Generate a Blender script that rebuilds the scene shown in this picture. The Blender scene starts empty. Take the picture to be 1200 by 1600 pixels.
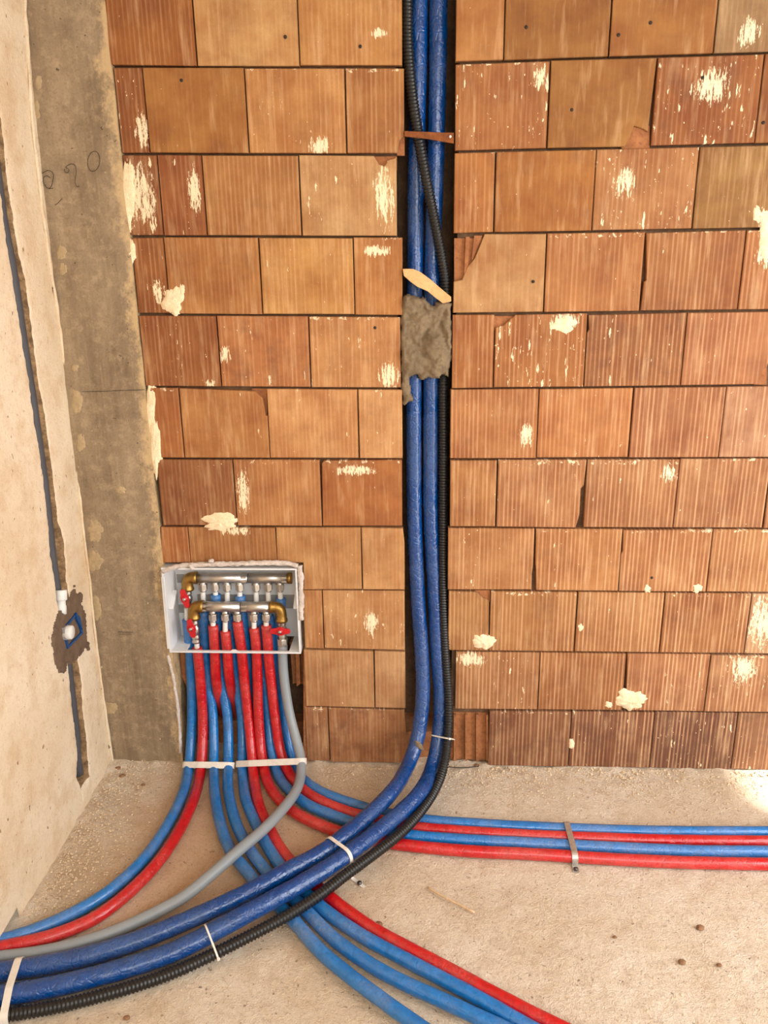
import bpy, bmesh, math, random
from mathutils import Vector, Matrix, noise

# ------------------------------------------------------------------ camera
F_PX, PITCH, YAW, ROLL, CAM_D, CAM_H = 1216.8, 0.2990, -0.0512, -0.0138, 2.1542, 1.5154
scene = bpy.context.scene
CAM = Vector((0.0, -CAM_D, CAM_H))
_fw = Vector((math.sin(YAW) * math.cos(PITCH), math.cos(YAW) * math.cos(PITCH), -math.sin(PITCH)))
_rt0 = Vector((math.cos(YAW), -math.sin(YAW), 0.0))
_up0 = _rt0.cross(_fw)
_rt = math.cos(ROLL) * _rt0 + math.sin(ROLL) * _up0
_up = -math.sin(ROLL) * _rt0 + math.cos(ROLL) * _up0
cam_data = bpy.data.cameras.new('camera')
cam_data.sensor_fit = 'VERTICAL'
cam_data.sensor_height = 24.0
cam_data.sensor_width = 18.0
cam_data.lens = 24.0 * F_PX / 1600.0
cam_data.clip_start = 0.02
cam = bpy.data.objects.new('camera', cam_data)
scene.collection.objects.link(cam)
cam.matrix_world = Matrix(((_rt.x, _up.x, -_fw.x, CAM.x), (_rt.y, _up.y, -_fw.y, CAM.y),
                           (_rt.z, _up.z, -_fw.z, CAM.z), (0, 0, 0, 1)))
scene.camera = cam

# ------------------------------------------------------------------ light
world = bpy.data.worlds.new('world')
scene.world = world
world.use_nodes = True
_bg = world.node_tree.nodes['Background']
_bg.inputs[0].default_value = (1.0, 0.97, 0.93, 1)
_bg.inputs[1].default_value = 0.44

def lamp(name, kind, loc, aim, energy, color, **kw):
    d = bpy.data.lights.new(name, kind)
    d.energy = energy
    d.color = color
    for k, v in kw.items():
        setattr(d, k, v)
    o = bpy.data.objects.new(name, d)
    scene.collection.objects.link(o)
    o.location = loc
    o.rotation_euler = (Vector(aim) - Vector(loc)).to_track_quat('-Z', 'Y').to_euler()
    return o

# sun and daylight through the openings on the right, daylight from a window behind the camera
lamp('sun', 'SUN', (1.98, -0.52, 2.05), (0.87, -0.16, 0.0), 9.0, (1.0, 0.95, 0.88), angle=0.05)
lamp('opening_daylight', 'AREA', (1.96, -1.45, 1.1), (-0.6, -0.7, 0.3), 46.0, (0.92, 0.96, 1.0),
     shape='RECTANGLE', size=0.95, size_y=1.9)
lamp('window_daylight', 'AREA', (0.9, -3.6, 2.1), (-0.1, 0.0, 0.6), 46.0, (1.0, 0.97, 0.92),
     shape='RECTANGLE', size=1.8, size_y=1.3)

vs = scene.view_settings
vs.view_transform = 'Standard'
vs.look = 'None'
vs.exposure = 0.36
vs.gamma = 1.0
vs.use_curve_mapping = False

# ------------------------------------------------------------------ pixel -> place
def ray(px, py):
    return _fw + _rt * ((px - 600.0) / F_PX) + _up * ((800.0 - py) / F_PX)
def at_y(px, py, y=0.0):
    r = ray(px, py)
    return CAM + r * ((y - CAM.y) / r.y)
def at_z(px, py, z=0.0):
    r = ray(px, py)
    return CAM + r * ((z - CAM.z) / r.z)
LW_X, LW_S = -1.009, -0.03            # left wall: x = LW_X + LW_S * y + lean(z); the plaster thickens upwards
def lean(z):
    return 0.034 * (max(z, 0.0) / 2.165) ** 2.2
def at_left(px, py, off=0.0):
    r = ray(px, py)
    z = 1.0
    for _ in range(4):
        t = (LW_X + lean(z) + off + LW_S * CAM.y - CAM.x) / (r.x - LW_S * r.y)
        z = (CAM + r * t).z
    return CAM + r * t

# ------------------------------------------------------------------ object helpers
COL = scene.collection
def link(name, data, parent=None, mat=None):
    o = bpy.data.objects.new(name, data)
    COL.objects.link(o)
    if parent is not None:
        o.parent = parent
    if mat is not None and data is not None:
        if isinstance(mat, (list, tuple)):
            for m in mat:
                data.materials.append(m)
        else:
            data.materials.append(mat)
    return o
def tag(o, label=None, cat=None, group=None, kind=None):
    if label: o['label'] = label
    if cat: o['category'] = cat
    if group: o['group'] = group
    if kind: o['kind'] = kind
    return o
def empty(name, label, cat, loc=(0, 0, 0), group=None):
    o = bpy.data.objects.new(name, None)
    o.empty_display_size = 0.02
    COL.objects.link(o)
    o.location = loc
    ROOTLOC[o.name] = Vector(loc)
    return tag(o, label, cat, group)
ROOTLOC = {}
def mesh_obj(name, verts, faces, mat, parent=None, smooth=False, mats=None):
    """verts in world coordinates; the parent's location is subtracted."""
    off = ROOTLOC.get(parent.name, Vector((0, 0, 0))) if parent is not None else Vector((0, 0, 0))
    me = bpy.data.meshes.new(name)
    me.from_pydata([tuple(Vector(v) - off) for v in verts], [], faces)
    if smooth:
        me.polygons.foreach_set('use_smooth', [True] * len(me.polygons))
    me.update()
    o = link(name, me, parent, mat)
    ROOTLOC[o.name] = off
    return o
class MB:
    """collects shapes into one mesh"""
    def __init__(s):
        s.v, s.f, s.sm = [], [], []
    def add(s, vs_, fs_, smooth=False):
        b = len(s.v)
        s.v += [Vector(v) for v in vs_]
        s.f += [tuple(i + b for i in f) for f in fs_]
        s.sm += [smooth] * len(fs_)
        return s
    def box(s, lo, hi):
        x0, y0, z0 = lo; x1, y1, z1 = hi
        return s.add([(x0,y0,z0),(x1,y0,z0),(x1,y1,z0),(x0,y1,z0),(x0,y0,z1),(x1,y0,z1),(x1,y1,z1),(x0,y1,z1)],
              [(0,3,2,1),(4,5,6,7),(0,1,5,4),(1,2,6,5),(2,3,7,6),(3,0,4,7)])
    def tube(s, pts, r, n=14, cap=True, smooth=True):
        vv, ff = tube_geo(pts, r, n, cap)
        return s.add(vv, ff, smooth)
    def prism(s, poly, nrm, depth):
        """poly: world points in order; extruded by nrm*depth"""
        n = len(poly); d = Vector(nrm) * depth
        vv = [Vector(p) for p in poly] + [Vector(p) + d for p in poly]
        ff = [tuple(range(n)), tuple(range(2 * n - 1, n - 1, -1))]
        ff += [(i, i + n, (i + 1) % n + n, (i + 1) % n) for i in range(n)]
        return s.add(vv, ff)
    def build(s, name, mat, parent=None, bevel=0.0):
        off = ROOTLOC.get(parent.name, Vector((0, 0, 0))) if parent is not None else Vector((0, 0, 0))
        me = bpy.data.meshes.new(name)
        me.from_pydata([tuple(v - off) for v in s.v], [], s.f)
        me.polygons.foreach_set('use_smooth', s.sm)
        bm = bmesh.new(); bm.from_mesh(me)
        bmesh.ops.recalc_face_normals(bm, faces=bm.faces)
        if bevel:
            es = [e for e in bm.edges if len(e.link_faces) == 2 and e.calc_face_angle(0) > 0.6]
            bmesh.ops.bevel(bm, geom=es, offset=bevel, segments=2, affect='EDGES', profile=0.5)
        bm.to_mesh(me); bm.free()
        me.update()
        o = link(name, me, parent, mat)
        ROOTLOC[o.name] = off
        return o

def spline(pts, step=0.012, smooth=30):
    """centripetal-ish Catmull-Rom through pts, resampled evenly"""
    P = [Vector(p) for p in pts]
    P = [P[0] * 2 - P[1]] + P + [P[-1] * 2 - P[-2]]
    out = []
    for i in range(1, len(P) - 2):
        p0, p1, p2, p3 = P[i-1], P[i], P[i+1], P[i+2]
        t0 = 0.0
        t1 = t0 + max((p1 - p0).length, 1e-6) ** 0.5
        t2 = t1 + max((p2 - p1).length, 1e-6) ** 0.5
        t3 = t2 + max((p3 - p2).length, 1e-6) ** 0.5
        n = max(2, int((p2 - p1).length / 0.004))
        for k in range(n):
            t = t1 + (t2 - t1) * k / n
            a1 = p0 * ((t1-t)/(t1-t0)) + p1 * ((t-t0)/(t1-t0))
            a2 = p1 * ((t2-t)/(t2-t1)) + p2 * ((t-t1)/(t2-t1))
            a3 = p2 * ((t3-t)/(t3-t2)) + p3 * ((t-t2)/(t3-t2))
            b1 = a1 * ((t2-t)/(t2-t0)) + a2 * ((t-t0)/(t2-t0))
            b2 = a2 * ((t3-t)/(t3-t1)) + a3 * ((t-t1)/(t3-t1))
            out.append(b1 * ((t2-t)/(t2-t1)) + b2 * ((t-t1)/(t2-t1)))
    out.append(P[-2])
    # light smoothing of the dense curve, then even steps
    for _ in range(smooth):
        out = [out[0]] + [(out[i-1] + out[i] * 2 + out[i+1]) / 4 for i in range(1, len(out) - 1)] + [out[-1]]
    res, acc = [out[0]], 0.0
    for i in range(1, len(out)):
        seg = (out[i] - out[i-1]).length
        while acc + seg >= step:
            k = (step - acc) / seg
            q = out[i-1].lerp(out[i], k)
            res.append(q); out[i-1] = q
            seg = (out[i] - q).length; acc = 0.0
        acc += seg
    if (res[-1] - out[-1]).length > step * 0.3:
        res.append(out[-1])
    return res

def frames(pts):
    T = []
    for i in range(len(pts)):
        a = pts[max(i-1, 0)]; b = pts[min(i+1, len(pts)-1)]
        T.append((b - a).normalized())
    ref = Vector((0, 0, 1)) if abs(T[0].z) < 0.9 else Vector((0, -1, 0))
    N = [(ref - T[0] * ref.dot(T[0])).normalized()]
    for i in range(1, len(pts)):
        n = N[-1] - T[i] * N[-1].dot(T[i])
        N.append(n.normalized())
    B = [T[i].cross(N[i]) for i in range(len(pts))]
    return T, N, B

def tube_geo(pts, r, n=14, cap=True):
    pts = [Vector(p) for p in pts]
    T, N, B = frames(pts)
    vv, ff = [], []
    for i, p in enumerate(pts):
        for k in range(n):
            a = 2 * math.pi * k / n
            rr = r(i, a) if callable(r) else (r[i] if isinstance(r, (list, tuple)) else r)
            vv.append(p + N[i] * (rr * math.cos(a)) + B[i] * (rr * math.sin(a)))
    for i in range(len(pts) - 1):
        for k in range(n):
            k2 = (k + 1) % n
            ff.append((i*n + k, i*n + k2, (i+1)*n + k2, (i+1)*n + k))
    if cap:
        ff.append(tuple(range(n - 1, -1, -1)))
        ff.append(tuple((len(pts)-1)*n + k for k in range(n)))
    return vv, ff

# ------------------------------------------------------------------ materials
def lin(c):
    out = []
    for v in c[:3]:
        v = v / 255.0
        out.append(v / 12.92 if v <= 0.04045 else ((v + 0.055) / 1.055) ** 2.4)
    return (out[0], out[1], out[2], 1.0)
class NT:
    def __init__(s, name):
        s.m = bpy.data.materials.new(name)
        s.m.use_nodes = True
        s.t = s.m.node_tree
        s.n = s.t.nodes
        s.b = s.n['Principled BSDF']
    def node(s, typ, **kw):
        nd = s.n.new(typ)
        ins = kw.pop('ins', {})
        for k, v in kw.items():
            setattr(nd, k, v)
        for k, v in ins.items():
            s.put(nd.inputs[k], v)
        return nd
    def put(s, sock, v):
        if isinstance(v, bpy.types.NodeSocket):
            s.t.links.new(v, sock)
        else:
            sock.default_value = v
    def coord(s, kind='Object'):
        return s.node('ShaderNodeTexCoord').outputs[kind]
    def mapping(s, vec, scale=(1, 1, 1), loc=(0, 0, 0)):
        nd = s.node('ShaderNodeMapping', ins={'Vector': vec, 'Scale': scale, 'Location': loc})
        return nd.outputs[0]
    def noise(s, vec, scale, detail=3.0, rough=0.55, w=None, dist=0.0):
        nd = s.node('ShaderNodeTexNoise')
        if w is not None:
            nd.noise_dimensions = '4D'
            s.put(nd.inputs['W'], w)
        s.put(nd.inputs['Vector'], vec)
        s.put(nd.inputs['Scale'], scale)
        nd.inputs['Detail'].default_value = detail
        nd.inputs['Roughness'].default_value = rough
        nd.inputs['Distortion'].default_value = dist
        return nd.outputs[0]
    def voronoi(s, vec, scale, out='Distance', feature='F1'):
        nd = s.node('ShaderNodeTexVoronoi', feature=feature, ins={'Vector': vec, 'Scale': scale})
        return nd.outputs[out]
    def math(s, op, a, b=0.0, c=0.0, clamp=False):
        nd = s.node('ShaderNodeMath', operation=op, use_clamp=clamp)
        s.put(nd.inputs[0], a); s.put(nd.inputs[1], b); s.put(nd.inputs[2], c)
        return nd.outputs[0]
    def ramp(s, v, lo, hi, a=0.0, b=1.0):
        nd = s.node('ShaderNodeMapRange', clamp=True)
        s.put(nd.inputs[0], v); s.put(nd.inputs[1], lo); s.put(nd.inputs[2], hi)
        s.put(nd.inputs[3], a); s.put(nd.inputs[4], b)
        return nd.outputs[0]
    def mix(s, fac, a, b, mode='MIX'):
        nd = s.node('ShaderNodeMix', data_type='RGBA', blend_type=mode)
        s.put(nd.inputs[0], fac); s.put(nd.inputs[6], a); s.put(nd.inputs[7], b)
        return nd.outputs[2]
    def attr(s, name):
        nd = s.node('ShaderNodeAttribute', attribute_type='OBJECT', attribute_name=name)
        return nd.outputs['Fac']
    def bump(s, h, strength=0.4, dist=0.003, prev=None):
        nd = s.node('ShaderNodeBump', ins={'Height': h, 'Strength': strength, 'Distance': dist})
        if prev is not None:
            s.t.links.new(prev, nd.inputs['Normal'])
        return nd.outputs[0]
    def out(s, color=None, rough=None, normal=None, **kw):
        if color is not None: s.put(s.b.inputs['Base Color'], color)
        if rough is not None: s.put(s.b.inputs['Roughness'], rough)
        if normal is not None: s.put(s.b.inputs['Normal'], normal)
        for k, v in kw.items():
            s.put(s.b.inputs[k.replace('_', ' ')], v)
        return s.m

def sepxyz(t, vec):
    nd = t.node('ShaderNodeSeparateXYZ', ins={0: vec})
    return nd.outputs

def mat_brick():
    t = NT('fired_clay')
    co = t.coord()
    info = t.node('ShaderNodeObjectInfo')
    rnd = t.math('MULTIPLY', info.outputs['Random'], 40.0)
    x, y, z = sepxyz(t, co)[:3]
    # extruded ribs run up the block: a regular comb modulated by irregular bands
    comb = t.math('SINE', t.math('MULTIPLY', x, 2 * math.pi / 0.0118))
    comb01 = t.ramp(comb, -0.5, 0.9)
    xs = t.node('ShaderNodeCombineXYZ', ins={0: x, 1: 0.0, 2: t.math('MULTIPLY', z, 0.02)}).outputs[0]
    bands = t.noise(xs, 95.0, 2.0, 0.6, w=rnd)
    fine = t.noise(xs, 420.0, 1.0, 0.5, w=rnd)
    rib = t.math('ADD', t.math('MULTIPLY', comb01, t.ramp(bands, 0.3, 0.62)), t.math('MULTIPLY', fine, 0.22))
    blot = t.noise(co, 9.0, 4.0, 0.6, w=rnd)
    streak = t.noise(t.mapping(co, (55, 1, 7)), 1.0, 3.0, 0.6, w=rnd)
    grain = t.noise(co, 260.0, 2.0, 0.6)
    base = info.outputs['Color']
    dark = t.mix(1.0, base, lin((214, 190, 172)), 'MULTIPLY')
    c = t.mix(t.ramp(blot, 0.35, 0.68), dark, base)
    c = t.mix(t.math('MULTIPLY', t.ramp(rib, 0.25, 1.15), t.attr('ribs')), c, lin((232, 182, 136)))  # rib crests lightened in colour to show light raking across them
    c = t.mix(t.math('MULTIPLY', t.ramp(streak, 0.52, 0.72), 0.26), c, lin((240, 200, 150)))
    c = t.mix(t.math('MULTIPLY', t.ramp(grain, 0.45, 0.75), 0.12), c, lin((120, 66, 30)))
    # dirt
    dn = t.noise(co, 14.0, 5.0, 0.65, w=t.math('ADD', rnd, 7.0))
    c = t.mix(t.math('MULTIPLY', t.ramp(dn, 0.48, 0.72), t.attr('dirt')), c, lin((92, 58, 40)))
    # splashed lime plaster: drips, specks and one dry-brushed smear
    drip = t.noise(t.mapping(co, (70, 1, 16)), 1.0, 4.0, 0.65, w=t.math('ADD', rnd, 3.0))
    where = t.noise(co, 6.0, 2.0, 0.5, w=t.math('ADD', rnd, 11.0))
    sp = t.attr('splash')
    thr = t.math('SUBTRACT', 0.835, t.math('ADD', t.math('MULTIPLY', sp, 0.16), t.math('MULTIPLY', where, 0.16)))
    m1 = t.ramp(drip, thr, t.math('ADD', thr, 0.018))
    spk = t.noise(t.mapping(co, (150, 1, 95)), 1.0, 2.0, 0.5, w=t.math('ADD', rnd, 5.0))
    thr2 = t.math('SUBTRACT', 0.765, t.math('MULTIPLY', sp, 0.075))
    m2 = t.ramp(spk, thr2, t.math('ADD', thr2, 0.02))
    dx = t.math('DIVIDE', t.math('SUBTRACT', x, t.attr('smear_x')), t.attr('smear_rx'))
    dz = t.math('DIVIDE', t.math('SUBTRACT', z, t.attr('smear_z')), t.attr('smear_rz'))
    dist = t.math('SQRT', t.math('ADD', t.math('MULTIPLY', dx, dx), t.math('MULTIPLY', dz, dz)))
    brush = t.noise(t.mapping(co, (170, 1, 22)), 1.0, 4.0, 0.7, w=t.math('ADD', rnd, 9.0))
    bfine = t.noise(t.mapping(co, (330, 1, 90)), 1.0, 3.0, 0.7, w=t.math('ADD', rnd, 15.0))
    bb = t.math('ADD', t.math('MULTIPLY', brush, 0.62), t.math('MULTIPLY', bfine, 0.38))
    m3 = t.ramp(t.math('SUBTRACT', bb, t.math('ADD', 0.43, t.math('MULTIPLY', t.math('MULTIPLY', dist, dist), 0.17))), 0.0, 0.03)
    edge = t.noise(t.mapping(co, (60, 1, 60)), 1.0, 4.0, 0.7, w=t.math('ADD', rnd, 13.0))
    m4 = t.math('MULTIPLY', t.ramp(t.math('ADD', z, t.math('MULTIPLY', edge, 0.03)), t.attr('top_at'), t.math('ADD', t.attr('top_at'), 0.002)), t.ramp(edge, 0.56, 0.6))
    mm = t.math('MAXIMUM', t.math('MAXIMUM', m1, m2), t.math('MAXIMUM', m3, t.math('MULTIPLY', m4, 0.8)))
    c = t.mix(t.math('MULTIPLY', mm, 0.88), c, lin((246, 226, 188)))
    h = t.math('ADD', t.math('MULTIPLY', rib, t.ramp(t.attr('ribs'), 0.0, 0.5, 0.25, 1.0)), t.math('ADD', t.math('MULTIPLY', grain, 0.4), t.math('MULTIPLY', mm, 1.2)))
    return t.out(c, 0.82, t.bump(h, 0.42, 0.0016))

def mat_rough(name, c1, c2, c3, scale=14.0, bump=0.5, dist=0.004, rough=0.9, fine=180.0, lo=0.35, hi=0.65, speck=None):
    t = NT(name)
    co = t.coord()
    a = t.noise(co, scale, 5.0, 0.6)
    b = t.noise(t.mapping(co, (1, 1, 1), (3.1, 7.7, 1.9)), scale * 4.5, 5.0, 0.65)
    f = t.noise(co, fine, 4.0, 0.65)
    c = t.mix(t.ramp(a, lo, hi), lin(c1), lin(c2))
    c = t.mix(t.math('MULTIPLY', t.ramp(b, 0.5, 0.72), 0.7), c, lin(c3))
    if speck:
        v = t.noise(t.mapping(co, (1, 1, 1), (9, 2, 5)), 130.0, 3.0, 0.6)
        c = t.mix(t.math('MULTIPLY', t.ramp(v, 0.665, 0.70), 0.75), c, lin(speck))
    h = t.math('ADD', t.math('MULTIPLY', b, 0.7), t.math('MULTIPLY', f, 0.5))
    return t.out(c, rough, t.bump(h, bump, dist))

def mat_plain(name, c, rough=0.5, metallic=0.0, bump=0.0, scale=120.0, dist=0.001, vary=0.12, **kw):
    t = NT(name)
    co = t.coord()
    n = t.noise(co, scale, 3.0, 0.6)
    cc = lin(c)
    dk = tuple(v * (1 - vary * 2) for v in cc[:3]) + (1,)
    col = t.mix(t.ramp(n, 0.35, 0.6), dk, cc)
    nm = t.bump(n, bump, dist) if bump else None
    return t.out(col, rough, nm, Metallic=metallic, **kw)

def mat_foil(name, c, dusty=0.5, rough=0.33, wr=0.5, dust=(190, 172, 150)):
    """crinkled film over foam insulation, with dust settled in patches"""
    t = NT(name)
    co = t.coord()
    n1 = t.noise(co, 55.0, 4.0, 0.6, dist=0.6)
    n2 = t.noise(co, 190.0, 3.0, 0.6)
    cr = t.voronoi(t.mapping(co, (1, 1, 1)), 48.0, feature='DISTANCE_TO_EDGE')
    cc = lin(c)
    dk = tuple(v * 0.72 for v in cc[:3]) + (1,)
    col = t.mix(t.ramp(n1, 0.35, 0.65), dk, cc)
    pat = t.noise(co, 7.0, 3.0, 0.6)
    d = t.math('MULTIPLY', t.ramp(pat, 0.42, 0.68), t.ramp(n2, 0.3, 0.65))
    col = t.mix(t.math('MULTIPLY', d, dusty), col, lin(dust))
    ro = t.ramp(d, 0.0, 0.7, rough, 0.75)
    h = t.math('ADD', t.math('MULTIPLY', n1, 0.9), t.math('ADD', t.math('MULTIPLY', t.ramp(cr, 0.0, 0.12), 0.25), t.math('MULTIPLY', n2, 0.25)))
    return t.out(col, ro, t.bump(h, wr, 0.004), Coat_Weight=0.35, Coat_Roughness=0.12)

M = {}
M['brick'] = mat_brick()
M['core'] = mat_rough('broken_clay', (142, 88, 50), (174, 114, 70), (112, 66, 38), 22, 0.6)
M['mortar_joint'] = mat_rough('joint_mortar', (92, 66, 44), (120, 90, 62), (70, 48, 32), 30, 0.6)
M['mortar'] = mat_rough('wet_mortar', (116, 98, 74), (136, 116, 89), (92, 76, 56), 26, 0.6, 0.004, fine=320)
M['mortar_brown'] = mat_rough('brown_mortar', (98, 78, 60), (116, 94, 74), (82, 64, 48), 26, 0.5, 0.003, fine=320)
M['splash'] = mat_rough('lime_plaster_lump', (238, 214, 172), (250, 232, 196), (214, 184, 140), 60, 0.7, 0.004)
M['smear'] = mat_rough('plaster_smear', (168, 144, 108), (184, 160, 122), (150, 128, 96), 40, 0.4, 0.002)
M['bead'] = mat_rough('white_filler', (206, 192, 182), (226, 214, 204), (184, 164, 150), 60, 0.8, 0.005)
M['groove'] = mat_rough('chased_plaster', (112, 84, 54), (176, 142, 102), (84, 60, 38), 34, 0.9, 0.008)

def mat_plaster():
    t = NT('lime_plaster_wall')
    co = t.coord()
    a = t.noise(co, 2.2, 4.0, 0.6)
    b = t.noise(co, 11.0, 5.0, 0.65)
    f = t.noise(co, 95.0, 5.0, 0.7)
    g = t.noise(t.mapping(co, (1, 1, 1), (5, 1, 3)), 300.0, 3.0, 0.6)
    c = t.mix(t.ramp(a, 0.38, 0.62), lin((224, 200, 166)), lin((238, 220, 192)))
    c = t.mix(t.math('MULTIPLY', t.ramp(b, 0.48, 0.66), 0.5), c, lin((206, 170, 124)))
    pit = t.noise(t.mapping(co, (1, 1.2, 0.75), (2, 8, 4)), 62.0, 2.0, 0.5)
    pm = t.ramp(pit, 0.715, 0.745)
    c = t.mix(t.math('MULTIPLY', pm, 0.8), c, lin((138, 96, 56)))
    c = t.mix(t.math('MULTIPLY', t.ramp(f, 0.54, 0.70), 0.40), c, lin((190, 152, 108)))
    c = t.mix(t.math('MULTIPLY', t.ramp(g, 0.56, 0.70), 0.30), c, lin((252, 240, 220)))
    h = t.math('ADD', t.math('MULTIPLY', f, 0.8), t.math('ADD', t.math('MULTIPLY', g, 0.4), t.math('MULTIPLY', pm, -0.6)))
    return t.out(c, 0.92, t.bump(h, 0.9, 0.005))
M['plaster'] = mat_plaster()

def mat_concrete():
    t = NT('cast_concrete')
    co = t.coord()
    x, y, z = sepxyz(t, co)[:3]
    a = t.noise(t.mapping(co, (9, 1, 2.2)), 1.0, 5.0, 0.65)
    v = t.noise(t.mapping(co, (120, 1, 5)), 1.0, 3.0, 0.6)
    b = t.noise(co, 16.0, 5.0, 0.7)
    f = t.noise(co, 170.0, 4.0, 0.65)
    c = t.mix(t.ramp(a, 0.36, 0.64), lin((122, 102, 78)), lin((162, 140, 112)))
    c = t.mix(t.math('MULTIPLY', t.ramp(v, 0.5, 0.72), 0.3), c, lin((172, 152, 120)))
    c = t.mix(t.math('MULTIPLY', t.ramp(b, 0.5, 0.7), 0.4), c, lin((98, 80, 58)))
    mo = t.noise(t.mapping(co, (1, 1, 1), (6, 2, 9)), 38.0, 5.0, 0.7)
    c = t.mix(t.math('MULTIPLY', t.ramp(mo, 0.5, 0.66), 0.4), c, lin((190, 166, 132)))
    c = t.mix(t.math('MULTIPLY', t.ramp(f, 0.5, 0.7), 0.35), c, lin((92, 76, 54)))
    # lime skim dragged over the edge that meets the blocks (local x runs to 0 there)
    en = t.noise(t.mapping(co, (1, 1, 0.6)), 13.0, 5.0, 0.7)
    fr = t.noise(t.mapping(co, (1, 1, 1), (4, 4, 4)), 120.0, 3.0, 0.7)
    e = t.math('ADD', t.math('ADD', t.math('MULTIPLY', x, 13.0), t.math('MULTIPLY', en, 2.3)), t.math('MULTIPLY', fr, 0.7))
    c = t.mix(t.math('MULTIPLY', t.ramp(e, 1.12, 1.5), 0.75), c, lin((206, 176, 130)))
    sc_ = t.noise(t.mapping(co, (75, 1, 28), (3, 1, 6)), 1.0, 2.0, 0.5)
    c = t.mix(t.math('MULTIPLY', t.ramp(sc_, 0.72, 0.745), 0.8), c, lin((218, 196, 156)))
    pt = t.noise(t.mapping(co, (1, 1, 1), (8, 4, 1)), 75.0, 2.0, 0.5)
    c = t.mix(t.math('MULTIPLY', t.ramp(pt, 0.735, 0.76), 0.8), c, lin((70, 56, 40)))
    return t.out(c, 0.86, t.bump(t.math('ADD', t.math('MULTIPLY', b, 0.8), t.math('MULTIPLY', f, 0.5)), 0.35, 0.003))
M['concrete'] = mat_concrete()

def mat_floor():
    t = NT('dusty_screed')
    co = t.coord()
    x, y, z = sepxyz(t, co)[:3]
    a = t.noise(co, 2.6, 4.0, 0.6)
    b = t.noise(co, 20.0, 5.0, 0.7)
    f = t.noise(co, 120.0, 5.0, 0.7)
    g = t.noise(t.mapping(co, (1, 1, 1), (5, 1, 3)), 330.0, 3.0, 0.65)
    c = t.mix(t.ramp(a, 0.36, 0.62), lin((230, 208, 180)), lin((244, 228, 206)))
    c = t.mix(t.math('MULTIPLY', t.ramp(b, 0.46, 0.68), 0.5), c, lin((212, 184, 150)))
    # rusty brown stain and painted-in shade, spread around the manifold's pipes
    dx = t.math('DIVIDE', t.math('SUBTRACT', x, -0.52), 0.40)
    dy = t.math('DIVIDE', t.math('SUBTRACT', y, -0.34), 0.42)
    d = t.math('SQRT', t.math('ADD', t.math('MULTIPLY', dx, dx), t.math('MULTIPLY', dy, dy)))
    wob = t.noise(co, 7.0, 4.0, 0.6)
    st = t.ramp(t.math('ADD', d, t.math('MULTIPLY', t.math('SUBTRACT', wob, 0.5), 1.4)), 0.55, 1.15, 1.0, 0.0)
    c = t.mix(t.math('MULTIPLY', st, 0.5), c, lin((204, 150, 94)))
    pit = t.noise(t.mapping(co, (1, 1, 1), (2, 8, 4)), 85.0, 2.0, 0.5)
    pm = t.ramp(pit, 0.70, 0.735)
    c = t.mix(t.math('MULTIPLY', pm, 0.65), c, lin((136, 98, 66)))
    c = t.mix(t.math('MULTIPLY', t.ramp(f, 0.52, 0.70), 0.42), c, lin((150, 118, 86)))
    c = t.mix(t.math('MULTIPLY', t.ramp(g, 0.55, 0.70), 0.40), c, lin((250, 236, 214)))
    c = t.mix(t.math('MULTIPLY', t.ramp(g, 0.43, 0.30), 0.35), c, lin((150, 120, 92)))
    h = t.math('ADD', t.math('MULTIPLY', f, 1.0), t.math('ADD', t.math('MULTIPLY', g, 0.6), t.math('MULTIPLY', pm, -0.7)))
    return t.out(c, 0.95, t.bump(h, 1.0, 0.008))
M['floor'] = mat_floor()

M['blue'] = mat_foil('blue_insulation', (26, 118, 192), 0.26, 0.28, 0.45)
M['red'] = mat_foil('red_insulation', (198, 18, 26), 0.24, 0.28, 0.45, (216, 150, 130))
M['dark_blue'] = mat_foil('dark_blue_insulation', (0, 64, 132), 0.20, 0.12, 0.70, (120, 134, 146))
M['grey_pipe'] = mat_plain('grey_plastic', (142, 148, 152), 0.42, vary=0.04, scale=14)
M['black'] = mat_plain('black_plastic', (24, 23, 22), 0.38, vary=0.1)
M['white_pipe'] = mat_plain('white_pipe_plastic', (228, 226, 220), 0.4, vary=0.03)
M['white'] = mat_plain('white_box_plastic', (222, 222, 222), 0.45, vary=0.02, scale=20)
M['grey_panel'] = mat_plain('grey_moulded_slot', (150, 146, 142), 0.6, vary=0.04, scale=20)
M['tie'] = mat_plain('cable_tie_nylon', (226, 218, 206), 0.45, vary=0.05, scale=60)
M['nickel'] = mat_plain('nickel_plated', (206, 202, 196), 0.34, 1.0, vary=0.03, scale=60)
M['brass'] = mat_plain('brass', (176, 138, 74), 0.42, 1.0, vary=0.10, scale=80, bump=0.15)
M['red_handle'] = mat_plain('red_lacquer', (196, 24, 34), 0.35, vary=0.08)
M['steel'] = mat_plain('galvanised_steel', (196, 190, 182), 0.42, 0.7, vary=0.12, scale=90)
M['dark_steel'] = mat_plain('dark_screw', (96, 92, 88), 0.4, 0.9)
M['rust'] = mat_rough('rusted_iron', (120, 66, 28), (150, 84, 34), (84, 44, 20), 40, 0.5)
M['wood'] = mat_rough('split_wood', (212, 162, 108), (226, 180, 126), (190, 140, 90), 20, 0.3)
M['box_blue'] = mat_plain('blue_box_plastic', (12, 72, 128), 0.45)
M['conduit'] = mat_plain('grey_conduit', (74, 74, 78), 0.6, vary=0.06, scale=30)
M['pencil'] = mat_plain('pencil', (52, 40, 30), 0.8)
M['stone'] = mat_rough('stone_chip', (120, 84, 56), (158, 118, 84), (90, 62, 42), 80, 0.6)
M['grit'] = mat_rough('grit', (206, 178, 142), (232, 210, 178), (122, 88, 58), 90, 0.4)
M['straw'] = mat_plain('dry_straw', (216, 184, 142), 0.7)
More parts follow.
